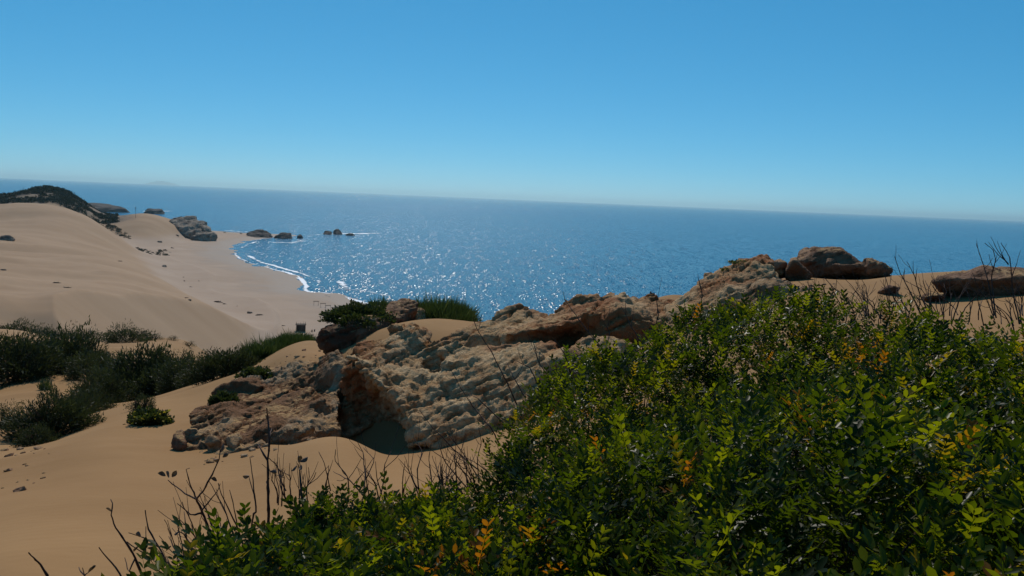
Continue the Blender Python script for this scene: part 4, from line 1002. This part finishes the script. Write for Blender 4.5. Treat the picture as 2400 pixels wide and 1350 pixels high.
TW_R = [  # twigs of the big thicket
    [(1170, 1040), (1150, 1000), (1112, 955), (1078, 905), (1056, 866)], [(1215, 960), (1180, 880), (1150, 820), (1118, 775), (1106, 742)], [(1440, 850), (1390, 790), (1350, 740), (1322, 700), (1316, 680)],
    [(1190, 1000), (1150, 960), (1120, 930), (1096, 920)], [(1230, 930), (1200, 880), (1185, 850)], [(1260, 900), (1240, 860), (1210, 845)], [(1500, 800), (1478, 760), (1455, 715)], [(1530, 790), (1545, 740), (1540, 700)],
    [(1420, 830), (1428, 780), (1408, 740)], [(1120, 1100), (1060, 1050), (1010, 1000), (980, 960)], [(1130, 1130), (1080, 1060), (1050, 1020)], [(1100, 1150), (1040, 1080), (1024, 1020)],
    [(2160, 740), (2130, 680), (2110, 640), (2096, 600)], [(2180, 740), (2155, 690), (2142, 645), (2124, 614)], [(2330, 740), (2312, 660), (2298, 612), (2283, 570)], [(2335, 745), (2322, 650), (2331, 610), (2324, 585), (2306, 571)],
    [(2390, 760), (2368, 680), (2362, 610), (2352, 590), (2340, 574)], [(2364, 620), (2352, 603), (2344, 601)], [(2400, 790), (2388, 730), (2376, 690)], [(2380, 790), (2370, 740), (2356, 712)], [(2120, 740), (2080, 680), (2068, 640)],
    [(2240, 760), (2262, 720), (2290, 690), (2306, 680)], [(2230, 760), (2250, 700), (2268, 660)], [(1985, 740), (1960, 700), (1944, 668), (1930, 650)], [(1640, 760), (1645, 690), (1634, 650)], [(1300, 900), (1262, 850), (1250, 800)], [(1340, 880), (1322, 830), (1300, 790)]]
def twig_part(line, r, r0, rs, parent, base, sub=True):
    p, rad = knobbly(px_path(line, r, rs, 0.15), r0, r0 * 0.35, rs)
    parts = [tube(p - base, rad, 5)]
    if sub:
        for _ in range(rs.integers(1, 4)):
            j = rs.integers(len(p) // 3, len(p) - 1); d = (p[min(j + 1, len(p) - 1)] - p[j - 1]); d /= np.linalg.norm(d) + 1e-9
            d = d + rs.normal(0, 0.55, 3); d[2] += 0.3; d /= np.linalg.norm(d); ln = rs.uniform(0.04, 0.13)
            q, rd = knobbly([p[j], p[j] + d * ln * 0.5, p[j] + d * ln + np.array((0, 0, 0.02))], rad[j] * 0.7, 0.0008, rs); parts.append(tube(q - base, rd, 4))
    return obj('twig', mesh_np('twig', *join(parts)), M['twig'], parent)
rs = np.random.default_rng(77)
for ln in TW_R: twig_part(ln, 4.9 if ln[0][0] > 1400 else 4.2, 0.0040, rs, shrub_r, base_r)
for k in range(70):
    x0 = rs.uniform(1890, 2200) if k < 48 else rs.uniform(2180, 2400); y0 = rs.uniform(735, 770); h = rs.uniform(40, 105); lean = rs.normal(-18, 22)
    twig_part([(x0, y0), (x0 + lean * 0.3 + rs.normal(0, 4), y0 - h * 0.4), (x0 + lean * 0.7 + rs.normal(0, 5), y0 - h * 0.75), (x0 + lean * 1.2, y0 - h)], rs.uniform(4.8, 5.3), 0.0030, rs, shrub_r, base_r)
for k in range(26):
    x0 = rs.uniform(1000, 1180); y0 = 1010 + (1180 - x0) * 0.9 + rs.uniform(60, 130); h = rs.uniform(60, 130); lean = rs.normal(-25, 18)
    twig_part([(x0, y0), (x0 + lean * 0.3 + rs.normal(0, 5), y0 - h * 0.4), (x0 + lean * 0.7 + rs.normal(0, 6), y0 - h * 0.75), (x0 + lean * 1.1, y0 - h)], rs.uniform(3.6, 4.0), 0.0032, rs, shrub_r, base_r)
for k in range(34):
    x0 = rs.uniform(590, 1080); y0 = rs.uniform(1150, 1190); h = rs.uniform(50, 135); lean = rs.normal(-12, 20)
    twig_part([(x0, y0), (x0 + lean * 0.3 + rs.normal(0, 5), y0 - h * 0.4), (x0 + lean * 0.7 + rs.normal(0, 6), y0 - h * 0.75), (x0 + lean * 1.1, y0 - h)], rs.uniform(3.2, 3.7), 0.0032, rs, shrub_l, base_l)
for k in range(14):
    x0 = rs.uniform(400, 560); y0 = 1350 - (x0 - 400) * 0.8; h = rs.uniform(40, 110); lean = rs.normal(-25, 18)
    twig_part([(x0, y0 + 30), (x0 + lean * 0.4, y0 - h * 0.4), (x0 + lean, y0 - h)], rs.uniform(2.5, 2.9), 0.0026, rs, shrub_l, base_l)

# ------------------------------------------------------------------ small things on the beach
def box(x0, x1, y0, y1, z0, z1):
    v = np.array([(x, y, z) for z in (z0, z1) for x, y in ((x0, y0), (x1, y0), (x1, y1), (x0, y1))], float)
    return v, np.array([(3, 2, 1, 0), (4, 5, 6, 7), (0, 1, 5, 4), (1, 2, 6, 5), (2, 3, 7, 6), (3, 0, 4, 7)])
def face_cam(o, p): o.rotation_euler.z = -math.atan2(p[0], p[1])
def on_land(px, py):
    """ground seen at a far pixel: march along the ray"""
    d = ray(px, py); r = np.geomspace(60, 1400, 2600); z = ground_z(d[0] * r, d[1] * r); hit = np.where(EYE[2] + d[2] * r <= z)[0]
    k = hit[0] if len(hit) else -1
    return np.array((d[0] * r[k], d[1] * r[k], z[k]))
p = on_land(705, 776)
hut = empty('beach_hut', p, 'dark reed hut standing alone at the back of the beach', 'hut'); face_cam(hut, p)
for x in (-1.5, 1.5):
    for y in (-1.2, 1.2): obj('post', mesh_np('post', *tube([(x, y, -0.3), (x + 0.03, y, 1.4), (x, y + 0.02, 2.75 + rng.uniform(0, 0.5))], [0.08, 0.075, 0.06], 6)), M['wood'], hut)
def reeds(n, w, h, seed):
    rs = np.random.default_rng(seed); q = []
    for k in range(n):
        x = -w / 2 + w * (k + 0.5) / n; q.append(tube([(x, rs.normal(0, 0.015), -0.1), (x + rs.normal(0, 0.02), rs.normal(0, 0.015), h + rs.normal(0, 0.06))], [w / n * 0.52] * 2, 4))
    return mesh_np('wall', *join(q))
for (lx, ly, rz, w) in ((0, -1.2, 0, 2.9), (0, 1.2, 0, 2.9), (-1.5, 0, math.pi / 2, 2.3), (1.5, 0, math.pi / 2, 2.3)):
    o = obj('wall', reeds(26, w, 2.15, int(10 + lx + ly * 3)), M['wood'], hut, (lx, ly, 0)); o.rotation_euler.z = rz
rf = [box(-1.8, 1.8, -1.5 + k * 0.3, -1.5 + k * 0.3 + 0.27, 2.28 + 0.03 * (k % 2), 2.40 + 0.03 * (k % 2)) for k in range(10)]
obj('roof', mesh_np('roof', *join(rf), False), M['wood'], hut)
for k in range(3): obj('pole', mesh_np('pole', *tube([(-1.0 + k * 0.9, -0.4 + 0.3 * k, 2.3), (-0.9 + k * 0.85, -0.2, 3.0 + 0.2 * k)], [0.05, 0.035], 5)), M['wood'], hut)

FR = ((741, 715, 'first parasol frame of the row, nearest the open beach on the left'), (757, 720, 'second parasol frame from the left in the beach row'), (769, 725, 'middle parasol frame of the five on the beach'),
      (783, 730, 'fourth parasol frame from the left in the beach row'), (794, 734, 'last parasol frame of the row, nearest the dark crag'))
for px, py, lab in FR:
    p = on_land(px, py); e = empty('parasol_frame', p, lab, 'frame', 'bare wooden parasol frames on the beach'); face_cam(e, p)
    for x in (-0.95, 0.95):
        for y in (-0.95, 0.95): obj('post', mesh_np('post', *tube([(x, y, -0.2), (x, y, 1.55)], [0.055, 0.05], 5)), M['bleached'], e)
    for y in (-0.95, 0, 0.95): obj('beam', mesh_np('beam', *tube([(-1.2, y, 1.6), (1.2, y, 1.6)], [0.05, 0.05], 5)), M['bleached'], e)
    for x in (-0.95, 0.95): obj('beam', mesh_np('beam', *tube([(x, -1.15, 1.68), (x, 1.15, 1.68)], [0.045, 0.045], 5)), M['bleached'], e)

def flat_mat(name, c, r=0.8):
    m, t = mat(name); b = NB(t); P = b.n('TexCoord').outputs['Object']
    col = b.mix(b.noise(P, 8, 3), tuple(0.8 * k for k in c), tuple(min(1, 1.15 * k) for k in c))
    b.out(b.n('BsdfPrincipled', {'Base Color': col, 'Roughness': r}).outputs[0]); return m
M['skin'] = flat_mat('skin', (0.36, 0.21, 0.14)); M['cloth_a'] = flat_mat('dark_shorts', (0.03, 0.035, 0.05)); M['cloth_b'] = flat_mat('red_shorts', (0.14, 0.04, 0.035)); M['hair'] = flat_mat('dark_hair', (0.02, 0.014, 0.01))
def person(px, py, lab, stride, cloth, turn):
    p = on_land(px, py); e = empty('person', p, lab, 'person', 'people walking at the waterline'); e.rotation_euler.z = turn
    me = bpy.data.meshes.new('body'); bm = bmesh.new()
    J = {'pel': (0, 0, 0.93), 'che': (0, 0.02, 1.32), 'nek': (0, 0.02, 1.48), 'hea': (0, 0.03, 1.62), 'top': (0, 0.02, 1.73)}
    E = [('pel', 'che'), ('che', 'nek'), ('nek', 'hea'), ('hea', 'top')]; Rr = {'pel': 0.15, 'che': 0.165, 'nek': 0.06, 'hea': 0.095, 'top': 0.06}
    for s, n_ in ((-1, 'l'), (1, 'r')):
        st = stride * s
        J.update({'hip' + n_: (0.10 * s, 0, 0.88), 'kne' + n_: (0.11 * s, 0.16 * st + 0.03, 0.49), 'ank' + n_: (0.11 * s, 0.26 * st, 0.08), 'toe' + n_: (0.12 * s, 0.26 * st + 0.17, 0.035),
                  'sho' + n_: (0.19 * s, 0.01, 1.40), 'elb' + n_: (0.25 * s, -0.10 * st, 1.12), 'han' + n_: (0.25 * s, -0.16 * st + 0.08, 0.86)})
        E += [('pel', 'hip' + n_), ('hip' + n_, 'kne' + n_), ('kne' + n_, 'ank' + n_), ('ank' + n_, 'toe' + n_), ('che', 'sho' + n_), ('sho' + n_, 'elb' + n_), ('elb' + n_, 'han' + n_)]
        Rr.update({'hip' + n_: 0.095, 'kne' + n_: 0.062, 'ank' + n_: 0.042, 'toe' + n_: 0.032, 'sho' + n_: 0.065, 'elb' + n_: 0.042, 'han' + n_: 0.036})
    vs = {k: bm.verts.new(c) for k, c in J.items()}
    for a, b in E: bm.edges.new((vs[a], vs[b]))
    names = list(J); bm.to_mesh(me); bm.free()
    o = bpy.data.objects.new('tmp', me); COL.objects.link(o); md = o.modifiers.new('s', 'SKIN')
    for i, k in enumerate(names):
        me.skin_vertices[0].data[i].radius = (Rr[k], Rr[k]); me.skin_vertices[0].data[i].use_root = (k == 'pel')
    o.modifiers.new('u', 'SUBSURF').levels = 1
    dg = bpy.context.evaluated_depsgraph_get(); m2 = bpy.data.meshes.new_from_object(o.evaluated_get(dg)); bpy.data.objects.remove(o)
    m2.materials.clear(); m2.materials.append(M['skin']); obj('body', m2, None, e)
    a = np.arange(12) / 12 * 2 * math.pi
    ring = [np.stack([np.cos(a) * w, np.sin(a) * dpt, np.full(12, z)], 1) for w, dpt, z in ((0.19, 0.16, 1.02), (0.21, 0.18, 0.92), (0.215, 0.19, 0.80), (0.22, 0.20, 0.66))]
    V = np.concatenate(ring); F = [(i * 12 + k, i * 12 + (k + 1) % 12, (i + 1) * 12 + (k + 1) % 12, (i + 1) * 12 + k) for i in range(3) for k in range(12)]
    obj('shorts', mesh_np('shorts', V, np.array(F)), cloth, e)
    rh = [np.stack([np.cos(a) * w, np.sin(a) * w * 1.1 + 0.005, np.full(12, z)], 1) for w, z in ((0.105, 1.63), (0.115, 1.69), (0.085, 1.75), (0.02, 1.775))]
    obj('hair', mesh_np('hair', np.concatenate(rh), np.array(F)), M['hair'], e)
person(577, 618, 'left person of two walking at the waterline, dark shorts', 0.5, M['cloth_a'], 0.6)
person(582, 617, 'right person of two walking at the waterline, reddish shorts', -0.4, M['cloth_b'], 0.8)

M['gull'] = flat_mat('gull_feathers', (0.5, 0.5, 0.5)); M['gull_dark'] = flat_mat('gull_wing', (0.08, 0.08, 0.09))
def lathe(profile, n=10, axis=1):
    a = np.arange(n) / n * 2 * math.pi; V = []
    for t, w, h in profile: V.append(np.stack([np.cos(a) * w, np.full(n, t), np.sin(a) * w + h], 1))
    F = [(i * n + k, i * n + (k + 1) % n, (i + 1) * n + (k + 1) % n, (i + 1) * n + k) for i in range(len(profile) - 1) for k in range(n)]
    return np.concatenate(V), np.array(F)
gb = mesh_np('body', *lathe([(-0.26, 0.008, 0.30), (-0.18, 0.04, 0.28), (-0.05, 0.085, 0.25), (0.07, 0.08, 0.28), (0.13, 0.05, 0.36), (0.16, 0.05, 0.41), (0.20, 0.04, 0.42), (0.24, 0.012, 0.41), (0.29, 0.004, 0.40)]))
gw = mesh_np('wing', *join([lathe([(-0.32, 0.005, 0.31), (-0.15, 0.03, 0.31), (0.05, 0.04, 0.30), (0.10, 0.01, 0.31)], 6)]))
gl = mesh_np('leg', *tube([(0, 0, -0.01), (0, 0.01, 0.1), (0, 0, 0.2)], [0.008, 0.007, 0.009], 5))
GW = ('first', 'second', 'third', 'fourth', 'last')
for k in range(5):
    p = on_land(763 + k * 2.6, 693.5 + k * 0.8); e = empty('gull', p, '%s gull from the left in the row on the wet sand' % GW[k], 'bird', 'gulls on the wet sand'); e.rotation_euler.z = rng.uniform(0, 6.28)
    obj('body', gb, M['gull'], e)
    for s in (-1, 1): obj('wing', gw, M['gull_dark'], e, (0.05 * s, 0, 0)); obj('leg', gl, M['gull_dark'], e, (0.03 * s, 0.0, 0))

p = on_land(318, 511); e = empty('marker_pole', p, 'thin pole with a dark top on the far dune crest', 'pole')
obj('pole', mesh_np('pole', *tube([(0, 0, -0.3), (0, 0, 8.4)], [0.14, 0.12], 6)), M['wood'], e); obj('marker', mesh_np('marker', *lathe([(-0.5, 0.05, 8.6), (-0.3, 0.5, 8.6), (0.3, 0.5, 8.6), (0.5, 0.05, 8.6)], 8)), M['wood'], e)

DEBRIS = [  # (px, py, width px, height px, kind, label)
    (385, 626, 13, 7, 'rock', 'lone dark boulder on the sand where dunes meet beach'), (375, 568, 12, 4, 'rock', 'dark rock beside the shrub patch under the dunes'), (398, 592, 8, 3.5, 'rock', 'small rock above the lone boulder on the beach'),
    (404, 582, 8, 3, 'drift', 'short driftwood piece below the shrub patch'), (415, 552.5, 14, 4, 'rock', 'low rock mound at the foot of the headland rock'), (433, 551.5, 7, 3, 'rock', 'small rock right of the low mound by the headland'),
    (527, 545, 7, 3, 'rock', 'small dark rock on the far sand spit'), (565, 548, 9, 4, 'rock', 'dark rock just left of the longest sea rock'), (281, 613, 11, 2.5, 'drift', 'thin dark streak of driftwood on the open dune'),
    (445, 704, 10, 4, 'rock', 'dark lump on the sand at the dune edge'), (436, 699, 12, 2.5, 'drift', 'thin stick beside the dark lump at the dune edge'), (512, 709, 22, 5, 'drift', 'long dark driftwood log on the grey pebble sand'), (526, 713, 9, 3, 'drift', 'crooked piece touching the long driftwood log'),
    (555, 718, 5, 3, 'rock', 'small dark stone between the two driftwood logs'), (585, 734, 15, 5, 'rock', 'clump of dark debris on the lower beach'), (609, 739, 19, 4, 'drift', 'straight driftwood log right of the debris clump'),
    (664, 764, 10, 2.5, 'drift', 'thin driftwood left of the reed hut'), (726, 786, 20, 3, 'drift', 'flat dark log on the sand just right of the hut'), (731, 778, 4, 5, 'stump', 'short wooden stump right of the reed hut'), (737, 777, 4, 5, 'stump', 'second short stump farther right of the reed hut'),
    (133, 664, 16, 4, 'drift', 'dark brushwood lying on the left dune'), (158, 675, 16, 3, 'drift', 'thin brushwood strip below the brushwood on the left dune'), (10, 634, 16, 4, 'rock', 'small dark rock at the left edge of the dune'), (16, 562, 40, 13, 'rock', 'dark flat rock at the left edge high on the dune'),
    (430, 650, 4, 2.5, 'rock', 'tiny stone on the beach below the lone boulder'), (432, 659, 5, 2.5, 'rock', 'tiny stone nearest the dune edge, under another tiny stone'), (466, 659, 4, 2.5, 'rock', 'tiny stone alone in the middle of the beach'), (447, 673, 8, 2, 'drift', 'thin twig of driftwood at the edge of the grey sand'),
]
for i, (px, py, w, h, kd, lab) in enumerate(DEBRIS):
    p = on_land(px, py); r = math.hypot(p[0], p[1]); k = r / FPX; rs = np.random.default_rng(1200 + i)
    if kd == 'rock':
        a = rs.uniform(0, 6.28, 22); hp = [p + np.array((math.cos(t) * w * k / 2 * q, math.sin(t) * w * k * 0.45 * q, h * k * z - 0.15 * k * h)) for t, q, z in zip(a, rs.uniform(0.5, 1, 22), rs.uniform(-0.4, 1.0, 22) ** 2)]
        make_rock('beach_rock', [('hang', [(*q, 0) for q in hp])], max(0.05, w * k / 26), w * k * 0.5, M['cliff'], lab, 'rock', seed=1200 + i, amp=0.8)
    elif kd == 'drift':
        e = empty('driftwood', p, lab, 'driftwood'); L = w * k; ang = rs.normal(0, 0.25) - math.atan2(p[0], p[1]); ca, sa = math.cos(ang), math.sin(ang)
        t = np.linspace(-0.5, 0.5, 7) * L; zz = 0.10 * h * k + 0.25 * h * k * (1 - (t / (L / 2)) ** 2) + rs.normal(0, 0.05 * h * k, 7); yy = rs.normal(0, 0.05 * L, 7)
        obj('trunk', mesh_np('trunk', *tube(np.stack([t * ca - yy * sa, t * sa + yy * ca, zz], 1), h * k * 0.30 * np.array((0.5, 0.9, 1.0, 0.95, 0.8, 0.55, 0.25)), 7)), M['wood'], e)
        for _ in range(2):
            t0 = rs.uniform(-0.3, 0.3) * L; q0 = np.array((t0 * ca, t0 * sa, 0.3 * h * k)); q1 = q0 + np.array((rs.normal(0, 0.16) * L, rs.normal(0, 0.2) * L, h * k * rs.uniform(0.3, 0.8)))
            obj('branch', mesh_np('branch', *tube([q0, (q0 + q1) / 2 + (0, 0, 0.05 * h * k), q1], np.array((0.14, 0.10, 0.05)) * h * k, 5)), M['wood'], e)
    else:
        e = empty('stump', p, lab, 'stump')
        obj('trunk', mesh_np('trunk', *tube([(0, 0, -0.1), (0.03, 0, h * k * 0.5), (0, 0.04, h * k)], [w * k * 0.4, w * k * 0.33, w * k * 0.3], 8)), M['wood'], e)
        obj('branch', mesh_np('branch', *tube([(0, 0, h * k * 0.6), (w * k * 0.5, 0.05, h * k * 0.95)], [w * k * 0.15, w * k * 0.08], 5)), M['wood'], e)

# stones and crumbs at the feet of the outcrops
def crumbs():
    rs = np.random.default_rng(44); me = []
    for k in range(5):
        q = rs.normal(size=(26, 3)); q /= np.linalg.norm(q, axis=1, keepdims=True); q *= rs.uniform(0.7, 1.1, (26, 1)) * np.array((1.2, 1.0, 0.6))
        bm = bmesh.new()
        for c in q: bm.verts.new(c)
        r = bmesh.ops.convex_hull(bm, input=bm.verts[:]); bmesh.ops.delete(bm, geom=list({g for g in r['geom_interior'] + r['geom_unused'] if isinstance(g, bmesh.types.BMVert)}), context='VERTS')
        m_ = bpy.data.meshes.new('pebble'); bm.to_mesh(m_); bm.free(); m_.materials.append(M['rock_grey'] if k % 2 else M['rock_red']); me.append(m_)
    for (x0, x1, ya, yb, r0, r1, n, lab, grp) in ((470, 760, 1062, 1024, 9.0, 9.9, 26, 'pebble on the sand along the front of the left outcrop', 'pebbles before the left outcrop'),
                                                  (620, 800, 872, 842, 13.4, 15.2, 30, 'pebble on the sand above the left outcrop', 'pebbles above the left outcrop'),
                                                  (1690, 1960, 690, 668, 11.2, 13.0, 22, 'pebble on the sand between ledge and boulders', 'pebbles beside the boulders'),
                                                  (0, 130, 1130, 1050, 8.0, 13.0, 24, 'dark crumb of rock on the sand at the left edge', 'rock crumbs at the left edge of the sand')):
        for _ in range(n):
            px = rs.uniform(x0, x1); r = rs.uniform(r0, r1); g = ground_at(px, r); s = 0.012 + 0.045 * rs.random() ** 3
            o = bpy.data.objects.new('pebble', me[rs.integers(5)]); COL.objects.link(o); o.location = (g + np.array((0, 0, s * 0.2))).tolist(); o.scale = (s, s, s); o.rotation_euler = (rs.uniform(-.3, .3), rs.uniform(-.3, .3), rs.uniform(0, 6.28))
            tag(o, lab, 'pebble', grp)
crumbs()

# ------------------------------------------------------------------ haze
def build_haze():
    m, t = mat('sea_haze'); b = NB(t)
    v = b.n('VolumePrincipled', {'Color': (0.64, 0.93, 1.0, 1), 'Density': 1.0 / 24000.0, 'Anisotropy': 0.5})
    o = b.n('OutputMaterial'); t.links.new(v.outputs[0], o.inputs['Volume'])
    bm = bmesh.new(); bmesh.ops.create_cube(bm, size=1.0)
    for q in bm.verts: q.co = (q.co.x * 150000, q.co.y * 150000, -8.0 if q.co.z < 0 else 225.0)
    me = bpy.data.meshes.new('haze'); bm.to_mesh(me); bm.free()
    return tag(obj('haze', me, m), 'pale blue sea haze softening the horizon', kind='stuff')
build_haze()
